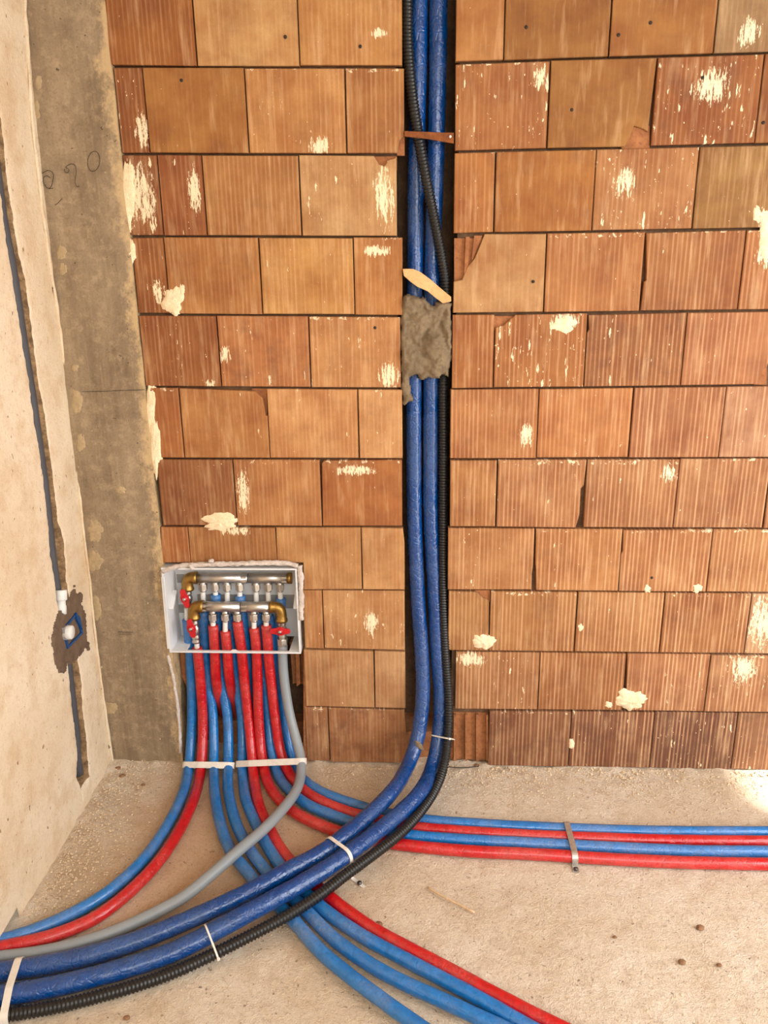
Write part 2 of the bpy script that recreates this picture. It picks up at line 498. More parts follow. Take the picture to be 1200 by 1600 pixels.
M['ceiling'] = mat_rough('ceiling_plaster', (200, 190, 175), (215, 205, 190), (190, 178, 160), 6, 0.3)

# ------------------------------------------------------------------ rows of blocks (measured in the photograph)
RLp = {0:[(300,104),(600,104)],1:[(230,240),(600,241.5)],2:[(300,369),(600,369.5)],3:[(250,491),(600,493)],4:[(300,605),(600,607)],
       5:[(300,716),(600,717)],6:[(270,822),(600,823)],7:[(500,921),(620,922)],8:[(500,1014),(620,1017)],9:[(500,1104),(620,1107)],10:[(480,1190),(640,1193)]}
RRp = {0:[(740,96.5),(1180,83)],1:[(740,236),(1180,225)],2:[(740,365),(1180,357)],3:[(740,490),(1180,485)],4:[(740,607),(1180,602)],
       5:[(740,717),(1180,715)],6:[(740,824),(1180,826)],7:[(740,922),(1180,926)],8:[(740,1017),(1180,1022)],9:[(740,1109),(1180,1113)],10:[(740,1196),(1180,1204)]}
def row_z(side, k, X):
    """height of bed joint k at world x"""
    if k < 0:
        return row_z(side, 0, X) + 0.2 * (-k)
    p = (RLp if side == 'L' else RRp)[k]
    a = at_y(*p[0]); b = at_y(*p[1])
    return a.z + (b.z - a.z) * (X - a.x) / (b.x - a.x)

JL = {-1:[172,229,384,540,630], 0:[163,304,466,628], 1:[178,228,385,540,631], 2:[192,250,319,469,619.5], 3:[206,260,407,553,628.5], 4:[219,342,484,625.5],
      5:[239,284,419,560,628.5], 6:[250,367,502,628], 7:[254,298,433,565,632], 8:[475,505,632], 9:[477,585,633.5], 10:[478,514,637]}
JR = {-1:[712,870,1040,1200,1360,1520], 0:[712.5,788,953,1118,1285,1450], 1:[711.5,857,1021,1185,1345,1500], 2:[709.5,773,928,1087,1245,1400,1550], 3:[708.5,852,1004,1159,1310,1460],
      4:[706.5,772,915,1068,1220,1370,1520], 5:[703.5,840,986,1128,1272,1415], 6:[703.5,776,914,1057,1199,1340,1480], 7:[700,834,970,1109,1250,1390],
      8:[700.5,765,900,1035,1169,1305,1440], 9:[712,842,976,1106,1240,1375], 10:[707,763,891,1020,1149,1280,1410]}
ROWMID = {-1:-70, 0:48, 1:168, 2:300, 3:427, 4:548, 5:661, 6:770, 7:873, 8:970, 9:1063, 10:1150}
CL = {-1:[(175,110,60)]*4, 0:[(165,98,45),(214,160,106),(202,140,82)], 1:[(158,90,44),(178,115,58),(204,140,84),(190,125,70)], 2:[(160,94,50),(162,94,50),(190,126,72),(214,162,112)],  # block tones; the light's falloff to the left and top is in these colours
      3:[(165,98,48),(185,120,66),(208,146,84),(200,133,75)], 4:[(164,96,48),(190,120,72),(202,136,84)], 5:[(176,104,54),(196,130,76),(210,146,94),(210,150,100)],
      6:[(160,98,56),(190,124,74),(188,114,60)], 7:[(180,108,58),(184,120,68),(200,140,88),(205,145,94)], 8:[(196,134,84),(202,142,92)], 9:[(206,148,100),(206,150,104)], 10:[(172,114,76),(176,116,76)]}
CR = {-1:[(180,115,60)]*5, 0:[(196,130,74),(174,113,56),(180,115,58),(178,136,96),(178,120,70)], 1:[(190,120,68),(174,114,56),(164,96,48),(160,96,48),(170,105,60)],  # likewise, upper rows partly darkened by the light's falloff
      2:[(188,118,62),(182,114,54),(196,130,80),(162,114,62),(170,110,62),(170,110,62)], 3:[(208,152,102),(192,122,70),(174,108,60),(172,104,58),(175,110,62)],
      4:[(188,116,62),(186,114,60),(166,100,54),(182,115,74),(180,115,74),(180,115,74)], 5:[(196,125,74),(196,124,72),(182,114,72),(194,136,102),(185,120,80)],
      6:[(190,122,70),(196,130,84),(182,118,74),(182,120,78),(182,120,78),(182,120,78)], 7:[(200,134,84),(196,128,76),(186,118,70),(182,120,74),(182,120,74)],
      8:[(190,130,78),(190,128,76),(186,125,78),(176,112,66),(204,154,118),(190,125,80)], 9:[(192,130,84),(182,115,66),(182,118,78),(196,135,94),(190,125,80)],
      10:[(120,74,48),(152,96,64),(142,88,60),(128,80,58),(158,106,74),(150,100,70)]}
SPL = {('L',0):[.0,.05,.25], ('L',1):[.75,.35,.55,.2], ('L',2):[.9,.7,.15,.6], ('L',3):[.65,.35,.55,.5], ('L',4):[.5,.55,.75], ('L',5):[.3,.3,.35,.45], ('L',6):[.4,.45,.35], ('L',7):[.25,.15,.2,.2],
       ('L',8):[.5,.7], ('L',9):[.4,.35], ('L',10):[.35,.35],
       ('R',0):[.15,.05,.1,.3], ('R',1):[.75,.1,.85,.2], ('R',2):[.45,.2,.85,.25], ('R',3):[.05,.1,.25,.5], ('R',4):[.45,.85,.5,.4], ('R',5):[.5,.4,.3,.6], ('R',6):[.55,.4,.55,.4],
       ('R',7):[.5,.35,.3,.35], ('R',8):[.35,.2,.55,.35,.9], ('R',9):[.75,.25,.6,.6], ('R',10):[.2,.5,.6,.7,.6]}
# one dry-brushed smear per block: (px, py, rx px, ry px)
SMEAR = {('L',1,0):(222,200,14,38), ('L',1,2):(500,228,24,20), ('L',2,0):(222,305,24,60), ('L',2,1):(304,296,14,48), ('L',2,3):(600,305,20,62), ('L',3,0):(248,455,12,26), ('L',4,1):(352,553,13,16),
         ('L',4,2):(608,588,20,28), ('L',6,1):(380,768,13,48), ('L',6,2):(555,735,40,10), ('L',3,3):(590,392,26,12), ('L',0,2):(590,52,18,10), ('L',4,0):(330,600,10,10), ('L',8,1):(580,975,14,26), ('L',7,1):(365,830,30,9),
         ('R',1,0):(845,122,16,26), ('R',1,2):(1112,135,34,36), ('R',2,2):(976,285,22,30), ('R',4,1):(880,502,30,18), ('R',6,2):(1045,740,16,18), ('R',8,4):(1192,972,30,50), ('R',3,3):(1196,385,16,44), ('R',2,3):(1198,345,16,20),
         ('R',9,0):(735,1030,30,14), ('R',9,3):(1160,1045,30,30), ('R',0,3):(1170,50,20,30), ('R',5,0):(822,680,14,26)}
# chipped corners: replace a corner by these pixel points (clockwise)
CHIP = {('L',7,0):{'br':[(298,879)],'bl':[(254,879)]}, ('L',7,1):{'br':[(433,878)],'bl':[(298.5,879)]}, ('L',7,2):{'bl':[(474,921),(474,879),(433.5,878)]},
        ('R',3,0):{'tl':[(709,440),(722,437),(730,418),(741,404),(747,392),(757,366)]},
        ('R',1,1):{'br':[(1012,206),(1004,201),(990,197),(985,212),(976,229)]},
        ('L',5,1):{'tr':[(398,611),(410,622),(414,640),(415,649),(418,650)]},
        ('R',4,1):{'tl':[(774,512),(786,509),(797,499),(805,492)]},
        ('R',3,2):{'tl':[(1006,440),(1010,438),(1010,364)]},
        ('R',6,1):{'br':[(912,758),(907,763),(905,804),(899,824)]},
        ('R',7,0):{'br':[(833,884),(831,895),(830,921)]},
        ('R',7,1):{'bl':[(838,922),(837,890),(836,882)]},
        ('R',7,2):{'tl':[(970,866),(973,860),(974,828)]},
        ('R',8,0):{'tr':[(744,925),(754,934),(762,937),(764,940)]},
        ('L',0,0):{'bl':[(175,101),(166,87)]},
        ('L',1,3):{'br':[(631,212),(624,219),(621,239)]},
        ('L',6,2):{'tl':[(503,724),(506,720)]},
        ('L',2,3):{'tr':[(584,244),(592,257),(601,260),(606,250),(619,247)]},
        ('R',4,3):{'br':[(1198,574),(1190,580),(1184,600)]},
        ('R',4,2):{'tl':[(917,520),(920,515),(920,492)]},
        ('R',9,2):{'bl':[(984,1110),(979,1090)]},
        ('L',7,3):{'tr':[(629,826),(632,850)]},
        ('L',10,1):{'tr':[(632,1110),(635,1150)]}}
GAPV, GAPH, BD = 0.0017, 0.0038, 0.020     # half joints, block front thickness

# ------------------------------------------------------------------ back wall with its blocks
CHN = at_y(629, 700)                      # channel edges
X_CL = at_y(630, 700).x; X_CR = at_y(704, 700).x
X_COL = -0.7733                           # where the concrete column ends
X_END = 1.98
Z_TOP = 2.62
REC_L, REC_R = at_y(262, 960).x, at_y(471, 1000).x
REC_T = at_y(360, 884).z
wb = MB()
wb.box((X_COL, BD, REC_T), (X_CL - 0.014, 0.15, Z_TOP))
wb.box((REC_R, BD, -0.05), (X_CL - 0.014, 0.15, REC_T))
wb.box((X_CR + 0.012, BD, -0.05), (X_END, 0.15, Z_TOP))
wb.box((X_COL - 0.25, 0.15, -0.05), (X_END, 0.20, Z_TOP))
wall_back = wb.build('wall_back', M['mortar_joint'])
tag(wall_back, 'orange hollow clay block wall with a vertical pipe channel', 'wall', kind='structure')

def set_brick(o, ribs, dirt, splash, smear, top_at):
    o['ribs'] = float(ribs); o['dirt'] = float(dirt); o['splash'] = float(splash)
    o['smear_x'], o['smear_z'], o['smear_rx'], o['smear_rz'] = [float(v) for v in smear]
    o['top_at'] = float(top_at)

def brick(side, k, i, rng):
    J = (JL if side == 'L' else JR)[k]
    pm = ROWMID[k]
    X0 = at_y(J[i], pm).x + GAPV; X1 = at_y(J[i+1], pm).x - GAPV
    if i == 0: X0 -= GAPV
    if i == len(J) - 2: X1 += GAPV
    if side == 'L' and i == 0 and k <= 7:
        X0 = max(X0, X_COL + 0.001)
    X1 = min(X1, X_END)
    if X1 - X0 < 0.02: return None
    g = GAPH * rng.uniform(0.75, 1.15)
    # blocks sit slightly uneven
    corner = {'tl': [(X0, row_z(side, k-1, X0) - g)], 'tr': [(X1, row_z(side, k-1, X1) - g)],
              'br': [(X1, row_z(side, k, X1) + g*0.7)], 'bl': [(X0, row_z(side, k, X0) + g*0.7)]}
    for c, pts in CHIP.get((side, k, i), {}).items():
        corner[c] = [(at_y(*p).x, at_y(*p).z) for p in pts]
    poly = corner['tl'] + corner['tr'] + corner['br'] + corner['bl']
    poly = [(p[0] + rng.uniform(-0.0006, 0.0006), p[1] + rng.uniform(-0.0006, 0.0006)) for p in poly]
    proud = rng.uniform(-0.003, 0.001)
    cx, cz = (X0 + X1) / 2, (row_z(side, k, (X0+X1)/2) + row_z(side, k-1, (X0+X1)/2)) / 2
    bm = bmesh.new()
    fv = [bm.verts.new((p[0] - cx, 0, p[1] - cz)) for p in poly]
    ff = bm.faces.new(fv)
    bv = [bm.verts.new((p[0] - cx, BD - proud - 0.0002, p[1] - cz)) for p in poly]
    n = len(fv)
    for a in range(n):
        b = (a + 1) % n
        bm.faces.new((fv[b], fv[a], bv[a], bv[b]))
    bm.normal_update()
    bmesh.ops.bevel(bm, geom=list(ff.edges), offset=0.0016, segments=1, affect='EDGES')
    bmesh.ops.recalc_face_normals(bm, faces=bm.faces)
    me = bpy.data.meshes.new('brick')
    bm.to_mesh(me); bm.free()
    o = link('brick', me, wall_back, M['brick'])
    o.location = (cx, proud, cz)
    tilt = rng.uniform(-0.006, 0.006)
    o.rotation_euler = (0, 0, tilt)
    cl = (CL if side == 'L' else CR)[k]
    c = cl[min(i, len(cl)-1)]
    kk = rng.uniform(0.97, 1.03)
    lc = lin([min(255, v * kk) for v in c])
    lc = (lc[0] * 0.80, lc[1] * 0.91, lc[2] * 0.88, 1.0)
    if side == 'R':
        lc = (lc[0] * 0.92, lc[1] * 0.91, lc[2] * 0.90, 1.0)  # right blocks darkened in colour to offset the strong side daylight
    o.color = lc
    if side == 'R':
        ribs = 0.05 + 0.050 * max(k, 0) + (0.10 if i >= 2 and k >= 3 else 0) + rng.uniform(-0.05, 0.05)  # painted rib light grows towards the lower right, where side light rakes
    else:
        ribs = 0.16 + rng.uniform(-0.05, 0.09)
    if k == 10: ribs *= 0.8
    if (side, k, i) in (('R',3,0), ('R',1,1), ('R',2,1), ('R',0,1), ('L',1,1), ('L',6,2)): ribs *= 0.35
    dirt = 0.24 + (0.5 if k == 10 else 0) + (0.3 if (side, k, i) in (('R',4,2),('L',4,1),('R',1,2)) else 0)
    sl = SPL.get((side, k), [0.2])
    sp = sl[min(i, len(sl)-1)]
    s = SMEAR.get((side, k, i))
    if s:
        q = at_y(s[0], s[1]); u = at_y(s[0] + s[2], s[1]); v = at_y(s[0], s[1] - s[3])
        sm = (q.x - cx, q.z - cz, u.x - q.x, v.z - q.z)
    else:
        sm = (5.0, 5.0, 0.01, 0.01)
    top = (0.100 if rng.random() < 0.45 else 0.2) + rng.uniform(0, 0.012)
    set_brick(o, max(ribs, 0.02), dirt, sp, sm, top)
    return o

rng = random.Random(11)
for k in range(-1, 11):
    for i in range(len(JL[k]) - 1):
        brick('L', k, i, rng)
    for i in range(len(JR[k]) - 1):
        if k == 10 and i == 0: continue
        brick('R', k, i, rng)

def core_piece(pts, y, name='broken_core', thick=0.01, color=None):
    mb = MB()
    mb.prism([at_y(p[0], p[1], 0.0) + Vector((0, y, 0)) for p in pts], (0, 1, 0), thick)
    return mb.build(name, M['core'], wall_back)
# open cells where blocks are broken
core_piece([(710,372),(758,372),(748,440),(710,442)], 0.011, thick=0.008)
core_piece([(728,370),(734,370),(731,425),(725,436)], 0.003, 'block_web', 0.010)
core_piece([(741,368),(754,368),(740,404),(737,407)], 0.006, 'block_web', 0.010)
core_piece([(972,196),(1016,196),(1016,232),(972,232)], 0.006, thick=0.012)
core_piece([(772,494),(806,494),(806,516),(772,516)], 0.008, thick=0.011)
core_piece([(392,608),(416,608),(416,650),(392,650)], 0.012, thick=0.007)
core_piece([(580,244),(620,244),(620,266),(580,266)], 0.006, thick=0.012)
core_piece([(742,924),(766,924),(766,942),(742,942)], 0.009, thick=0.010)
core_piece([(1180,570),(1200,570),(1200,602),(1180,602)], 0.009, thick=0.010)
core_piece([(620,212),(632,212),(632,242),(620,242)], 0.010, thick=0.010)
# the broken bottom block beside the channel: open vertical cells
core_piece([(706,1117),(763,1118),(763,1192),(704,1190)], 0.016, thick=0.004)
for a, b in ((709,713),(727,730),(744,748),(760,763)):
    core_piece([(a,1118),(b,1118),(b,1190),(a,1190)], 0.004, 'block_web', 0.014)

# splashes of hardened plaster, lumpy and proud of the blocks
def splat(cx, cy, rx, ry, seed, thick=0.006, mat='splash', parent=None, name='plaster_splash', plane=at_y, nrm=Vector((0, -1, 0)), base=0.0, ragged=0.35, rings=6, n=40, sub=None):
    r = random.Random(seed)
    par = parent or wall_back
    C = plane(cx, cy); U = plane(cx + 10, cy) - C; V = plane(cx, cy + 10) - C
    U /= 10; V /= 10
    vv, ff = [], []
    ph = r.uniform(0, 50)
    def rad(a):
        return 1 + ragged * (noise.noise((math.cos(a) * 1.7 + ph, math.sin(a) * 1.7, 0)) + 0.6 * noise.noise((math.cos(a) * 5 + ph, math.sin(a) * 5, 3)) + 0.35 * noise.noise((math.cos(a) * 14, math.sin(a) * 14 + ph, 7)))
    vv.append(C + nrm * (base + thick))
    for j in range(1, rings + 1):
        f = j / rings
        for i in range(n):
            a = 2 * math.pi * i / n
            p = C + U * (rx * rad(a) * f * math.cos(a)) + V * (ry * rad(a) * f * math.sin(a))
            h = thick * (1 - f ** 3) * (0.65 + 0.7 * abs(noise.noise(p * 70 + Vector((ph, 0, 0))))) if j < rings else -0.001
            vv.append(p + nrm * (base + h))
    for i in range(n):
        ff.append((0, 1 + i, 1 + (i + 1) % n))
    for j in range(rings - 1):
        for i in range(n):
            a = 1 + j * n + i; b = 1 + j * n + (i + 1) % n
            ff.append((a, a + n, b + n, b))
    o = mesh_obj(name, vv, ff, M[mat], par, smooth=True)
    bm = bmesh.new(); bm.from_mesh(o.data); bmesh.ops.recalc_face_normals(bm, faces=bm.faces)
    bm.to_mesh(o.data); bm.free()
    return o
for i, s in enumerate([(271,470,16,24,.008),(345,815,30,14,.009),(881,507,20,15,.006),(755,1002,18,14,.010),(986,1094,26,17,.012),(1090,918,9,8,.006),(1011,919,7,8,.005),
                       (1197,372,11,46,.005),(951,1101,6,6,.005),(1183,335,6,14,.003),(893,1163,5,8,.004),(284,455,5,12,.004),(907,980,5,7,.004),(196,330,10,40,.004),(205,395,7,22,.006),(199,306,12,54,.003),(236,640,9,40,.004),(243,700,10,50,.006),(250,905,7,22,.006)]):
    splat(s[0], s[1], s[2], s[3], 100 + i, s[4])

for px, py in ((446,58),(563,73),(284,126),(893,172),(822,43),(966,55),(1016,36),(1097,122),(833,440),(1192,192),(586,512),(1018,902)):  # dark discs stand in for the shaded inside of drill holes
    c = at_y(px, py)
    MB().tube([Vector((c.x, -0.0035, c.z)), Vector((c.x, 0.004, c.z))], [0.0042, 0.0042], 9).build('drill_hole_disc', M['pencil'], wall_back)

# ------------------------------------------------------------------ concrete column in the corner
def column():
    nx, nz = 10, 90
    x0, x1 = LW_X - 0.05, X_COL
    vv, ff = [], []
    for j in range(nz + 1):
        z = -0.03 + (Z_TOP + 0.03) * j / nz
        for i in range(nx + 1):
            x = x0 + (x1 - x0) * i / nx
            if i == nx: x += 0.004 * noise.noise((0, 3.0, z * 9)) - 0.002
            vv.append((x - X_COL, -0.006 + 0.0025 * noise.noise((x * 5, 0, z * 4)), z))
    for j in range(nz):
        for i in range(nx):
            a = j * (nx + 1) + i
            ff.append((a, a + 1, a + nx + 2, a + nx + 1))
    b = len(vv)
    for j in range(nz + 1):
        v = vv[j * (nx + 1) + nx]; vv.append((v[0] - 0.001, 0.15, v[2]))
    for j in range(nz):
        a = j * (nx + 1) + nx
        ff.append((a, b + j, b + j + 1, a + nx + 1))
    me = bpy.data.meshes.new('wall_column')
    me.from_pydata(vv, [], ff)
    o = link('wall_column', me, None, M['concrete'])
    o.location = (X_COL, 0, 0)
    ROOTLOC[o.name] = Vector((X_COL, 0, 0))
    return tag(o, 'grey cast concrete column in the corner with pencil marks', 'column', kind='structure')
wall_column = column()
for i, s in enumerate([(150,828,13,18,.003),(149,876,12,16,.003),(122,628,10,22,.003),(97,395,8,12,.002),(170,1105,16,11,.002),(100,420,7,10,.002),(62,130,7,14,.003),(57,175,8,18,.004),(128,690,8,16,.002),
                       (150,950,10,22,.0015),(190,765,9,6,.004),(118,575,6,6,.003)]):
    splat(s[0], s[1], s[2], s[3], 300 + i, s[4], 'smear', wall_column, 'plaster_smear', base=0.006, ragged=0.32)
def stroke(pts, r=0.0007, closed=False):
    P = [at_y(p[0], p[1], -0.0085) for p in pts]
    if closed: P.append(P[0])
    q = spline(P, 0.003, 1)
    MB().tube(q, r, 5, smooth=False).build('pencil_mark', M['pencil'], wall_column)
stroke([(146.5 + 9.5*math.cos(a) + 2.0*math.sin(a), 252 - 16*math.sin(a) + 1.0*math.cos(a)) for a in [i*0.45 for i in range(15)]])
stroke([(100,264),(103,271),(108,268),(106,262),(102,262),(110,256),(117,257),(119,270),(117,284),(120,292),(124,291)])
stroke([(66,271),(75,266),(83,270),(82,285),(77,295),(70,290),(67,280),(72,274),(79,278)])
stroke([(77,295),(83,294)])
stroke([(97,310),(90,318),(86,320)])
stroke([(128,612),(160,611.5),(195,610),(226,609)], 0.0006)
stroke([(185,987),(195,988),(208,988)], 0.0006)
stroke([(187,991),(200,991),(206,991)], 0.0005)

# ------------------------------------------------------------------ left wall with its chased groove
NEAR1 = [(-30,150),(-16,215),(0,300),(9,378),(20,430),(26,480),(35,542),(46,592),(49,630),(56,680),(66,742),(74,816),(78,865),(86,900),(89,935),(100,1000),(105,1041),(110,1086),(115,1124),(120,1171),(121,1214),(128,1234)]
FAR1 = [(-8,150),(4,205),(10,270),(20,350),(30,400),(40,442),(47,505),(54,555),(60,592),(69,642),(75,692),(84,760),(90,816),(100,844),(103,882),(104,912),(110,950),(117,1000),(122,1036),(126.5,1064),(129,1114),(135,1161),(140,1208),(141,1231)]
def zy(pts):
    q = sorted([(at_left(*p).z, at_left(*p).y) for p in pts])
    return q
NZ, FZ = zy(NEAR1), zy(FAR1)
def interp(tab, z):
    if z <= tab[0][0]: return tab[0][1]
    for a, b in zip(tab, tab[1:]):
        if z <= b[0]:
            return a[1] + (b[1] - a[1]) * (z - a[0]) / (b[0] - a[0])
    a, b = tab[-2], tab[-1]
    return b[1] + (b[1] - a[1]) / (b[0] - a[0]) * (z - b[0])
GZ0 = max(NZ[0][0], FZ[0][0])
def left_wall():
    vv, ff, mi = [], [], []
    nz = 330
    Y0 = -3.0
    ys_near = 34; ys_far = 12
    D = 0.038
    rows = []
    for j in range(nz + 1):
        z = -0.03 + (Z_TOP + 0.03) * j / nz
        yn = interp(NZ, z) + 0.004 * noise.noise((z * 45, 1.3, 0)) + 0.003 * noise.noise((z * 120, 5.3, 0))
        yf = interp(FZ, z) + 0.005 * noise.noise((z * 40, 8.3, 0)) + 0.003 * noise.noise((z * 110, 2.3, 0))
        depth = D * max(0.0, min(1.0, (z - GZ0 + 0.005) / 0.02))
        if yf - yn < 0.012: yf = yn + 0.012
        row = []
        def put(y, off):
            p = Vector((LW_X + lean(z) + LW_S * y + off, y, z))
            return p
        for i in range(ys_near):
            f = i / (ys_near - 1)
            y = Y0 + (yn - Y0) * (1 - (1 - f) ** 2.2)
            bumpy = 0.004 * noise.noise((0, y * 6, z * 6)) + 0.0015 * noise.noise((4, y * 25, z * 25))
            row.append((put(y, bumpy), 0))
        w = yf - yn
        for f, dd in ((0.02, -0.35), (0.10, -0.8), (0.35, -1.0), (0.6, -0.95), (0.8, -0.75), (0.93, -0.35)):
            nn = 0.005 * noise.noise((f * 9, 0.5, z * 60)) + 0.004 * noise.noise((f * 20, 2.5, z * 140))
            row.append((put(yn + w * f + nn * 0.5, depth * dd + (nn if depth > 0.01 else 0)), 1))
        for i in range(ys_far):
            f = i / (ys_far - 1)
            y = yf + (0.03 - yf) * f
            bumpy = 0.003 * noise.noise((0, y * 6, z * 6)) + 0.0015 * noise.noise((4, y * 25, z * 25))
            row.append((put(y, bumpy), 0))
        rows.append(row)
    n = len(rows[0])
    for row in rows:
        vv += [p for p, _ in row]
    for j in range(nz):
        z = vv[j * n].z
        for i in range(n - 1):
            a = j * n + i
            if z < 0.040 and vv[a].y < -0.70: continue      # plaster stops short of the floor where the pipes leave
            ff.append((a, a + n, a + n + 1, a + 1))
            mi.append(1 if (ys_near - 1 <= i < ys_near + 6 and z > GZ0 - 0.002) else 0)
    me = bpy.data.meshes.new('wall_left')
    me.from_pydata([tuple(v) for v in vv], [], ff)
    me.materials.append(M['plaster']); me.materials.append(M['groove'])
    me.polygons.foreach_set('material_index', mi)
    me.polygons.foreach_set('use_smooth', [True] * len(ff))
    me.update()
    o = bpy.data.objects.new('wall_left', me); COL.objects.link(o)
    return tag(o, 'cream lime plastered side wall with a chased groove', 'wall', kind='structure')
wall_left = left_wall()
# ragged lip of the plaster where it meets the column
lip = spline([at_left(x, y, 0.0) + Vector((0.002, -0.004, 0)) for x, y in ((36,-60),(38,0),(44,90),(50,190),(58,260),(66,330),(76,400),(87,470),(98,545),(105,600),(112,660),(121,740),(131,840),(139,900),(147,980),(157,1060),(164,1110),(172,1165),(176,1190))], 0.012)
MB().tube(lip, lambda i, a: 0.0055 * (0.8 + 0.6 * noise.noise((i * 0.33, math.cos(a), math.sin(a)))), 8).build('plaster_lip', M['plaster'], wall_left)

# ------------------------------------------------------------------ floor, right wall, ceiling
def floor():
    xs = [-1.2 + 0.1 * i for i in range(0, 1)]
    x = -1.15
    while x < 1.35: xs.append(x); x += 0.0075
    while x < 2.6: xs.append(x); x += 0.12
    ys = []
    y = -3.2
    while y < -1.45: ys.append(y); y += 0.12
    while y < 0.16: ys.append(y); y += 0.0075
    vv, ff = [], []
    for y in ys:
        for x in xs:
            h = 0.0035 * noise.noise((x * 4, y * 4, 0)) + 0.0022 * noise.noise((x * 17, y * 17, 3)) + 0.0018 * noise.noise((x * 55, y * 55, 7))
            if y > -0.07:
                h += 0.010 * max(0, (y + 0.07) / 0.07) * max(0, 0.35 + noise.noise((x * 22, y * 30, 5)))
            dl = x - (LW_X + LW_S * y)
            if dl < 0.10:
                h += 0.012 * max(0, 1 - dl / 0.10) * max(0, 0.5 + noise.noise((x * 25, y * 25, 9)))
            vv.append((x, y, h - 0.002))
    n = len(xs)
    for j in range(len(ys) - 1):
        for i in range(n - 1):
            a = j * n + i
            ff.append((a, a + 1, a + n + 1, a + n))
    me = bpy.data.meshes.new('floor')
    me.from_pydata(vv, [], ff)
    me.polygons.foreach_set('use_smooth', [True] * len(ff))
    o = link('floor', me, None, M['floor'])
    return tag(o, 'dusty beige rough screed floor', 'floor', kind='structure')
floor()
mb = MB()
mb.box((X_END, -3.2, -0.02), (X_END + 0.12, -1.95, Z_TOP))
mb.box((X_END, -1.95, 2.05), (X_END + 0.12, -0.95, Z_TOP))
mb.box((X_END, -0.95, -0.02), (X_END + 0.12, -0.52, Z_TOP))
mb.box((X_END, -0.52, 2.05), (X_END + 0.12, -0.04, Z_TOP))
mb.box((X_END, -0.04, -0.02), (X_END + 0.12, 0.2, Z_TOP))
tag(mb.build('wall_right', M['plaster']), 'plastered side wall with two open doorways', 'wall', kind='structure')

tag(MB().box((-1.2, -3.2, 2.62), (X_END + 0.12, 0.2, 2.74)).build('ceiling', M['ceiling']), 'plain plastered ceiling above the blocks', 'ceiling', kind='structure')
# ------------------------------------------------------------------ pipes
def path(spec):
    out = []
    for px, py, kind, v in spec:
        out.append(at_y(px, py, v) if kind == 'y' else at_z(px, py, v))
    return out
R_S, R_B, R_G, R_K = 0.0160, 0.0222, 0.0150, 0.0148
def insulated(spec, r, mat, label, name='insulated_pipe', cat='pipe', group=None, seed=0, wrinkle=0.03, stub=None, step=0.012, n=16):
    q = spline(path(spec), step)
    base = q[0].copy()
    root = empty(name, label, cat, base, group)
    def rad(i, a):
        p = q[i]
        return r * (1 + wrinkle * noise.noise((p.x * 40 + math.cos(a) * 1.2 + seed, p.y * 40 + math.sin(a) * 1.2, p.z * 40)) + 0.6 * wrinkle * noise.noise((i * 0.55 + seed * 3, a * 0.6, 2)))
    MB().tube(q, rad, n).build('insulation', mat, root)
    if stub:
        MB().tube(spline(path(stub), 0.01), 0.0082, 12).build('inner_pipe', M['white_pipe'], root)
    return root, q

YU, YL = 0.062, 0.028      # depth of return (upper) and flow (lower) outlets
PIPES = {}
def reg(key, *a, **kw):
    root, q = insulated(*a, **kw)
    PIPES[key] = q
    return root
f = R_S
reg('A', [(292.5,968,'y',YU-.01),(296,1000,'y',YU-.012),(298,1040,'y',.045),(300,1090,'y',.035),(299,1150,'y',.005),(295,1198,'y',-.055),(284,1244,'z',f),(254,1302,'z',f),(216,1352,'z',f),(163,1398,'z',f),(102,1433,'z',f),(44,1457,'z',f),(0,1470,'z',f),(-60,1484,'z',f)],
    R_S, M['blue'], 'light blue insulated pipe curving left nearest the plastered wall', seed=1, stub=[(292,950,'y',YU-.01),(292.5,972,'y',YU-.01)])
reg('B', [(308,1012,'y',YL-.003),(312,1050,'y',YL),(315,1090,'y',.022),(317,1130,'y',.008),(316,1173,'y',-.03),(312.5,1212,'y',-.085),(300,1256,'z',f),(280,1298,'z',f),(248,1346,'z',f),(204,1392,'z',f),(146,1436,'z',f),(73,1465,'z',f),(0,1481,'z',f),(-60,1493,'z',f)],
    R_S, M['red'], 'red insulated pipe curving left along the outermost light blue one', seed=2, stub=[(307,1000,'y',YL-.003),(308,1014,'y',YL-.003)])
reg('C', [(318,955,'y',YU),(320,1010,'y',YU),(326,1072,'y',.05),(332,1110,'y',.035),(334,1152,'y',.0),(334,1195,'y',-.055),(335,1235,'z',f),(344,1287,'z',f),(360,1329,'z',f),(381,1356,'z',f),(412,1392,'z',f),(460,1440,'z',f),(500,1486,'z',f),(540,1520,'z',f),(580,1550,'z',f),(645,1597,'z',f),(700,1634,'z',f)],
    R_S, M['blue'], 'light blue insulated pipe ending leftmost of the four at the bottom edge', seed=3, stub=[(317,918,'y',YU),(318,960,'y',YU)])
reg('D', [(333,977,'y',YL),(335.5,1012,'y',YL),(337.5,1060,'y',YL+.003),(342,1090,'y',.05),(346,1106,'y',.09),(348,1114,'y',.14)],
    R_S, M['red'], 'short red insulated pipe vanishing into the hole, left of its twin', seed=4, stub=[(332.7,962,'y',YL),(333,980,'y',YL)])
reg('E', [(337,929,'y',YU),(341,1005,'y',YU),(348,1075,'y',.05),(355,1112,'y',.03),(357,1152,'y',.0),(356.5,1195,'y',-.055),(356,1226,'z',f),(361,1260,'z',f),(373,1297,'z',f),(395,1335,'z',f),(424,1371,'z',f),(480,1425,'z',f),(525,1470,'z',f),(600,1520,'z',f),(700,1567,'z',f),(765,1597,'z',f),(850,1636,'z',f)],
    R_S, M['blue'], 'light blue insulated pipe ending second from left at the bottom edge', seed=5, stub=[(336,918,'y',YU),(337,934,'y',YU)])
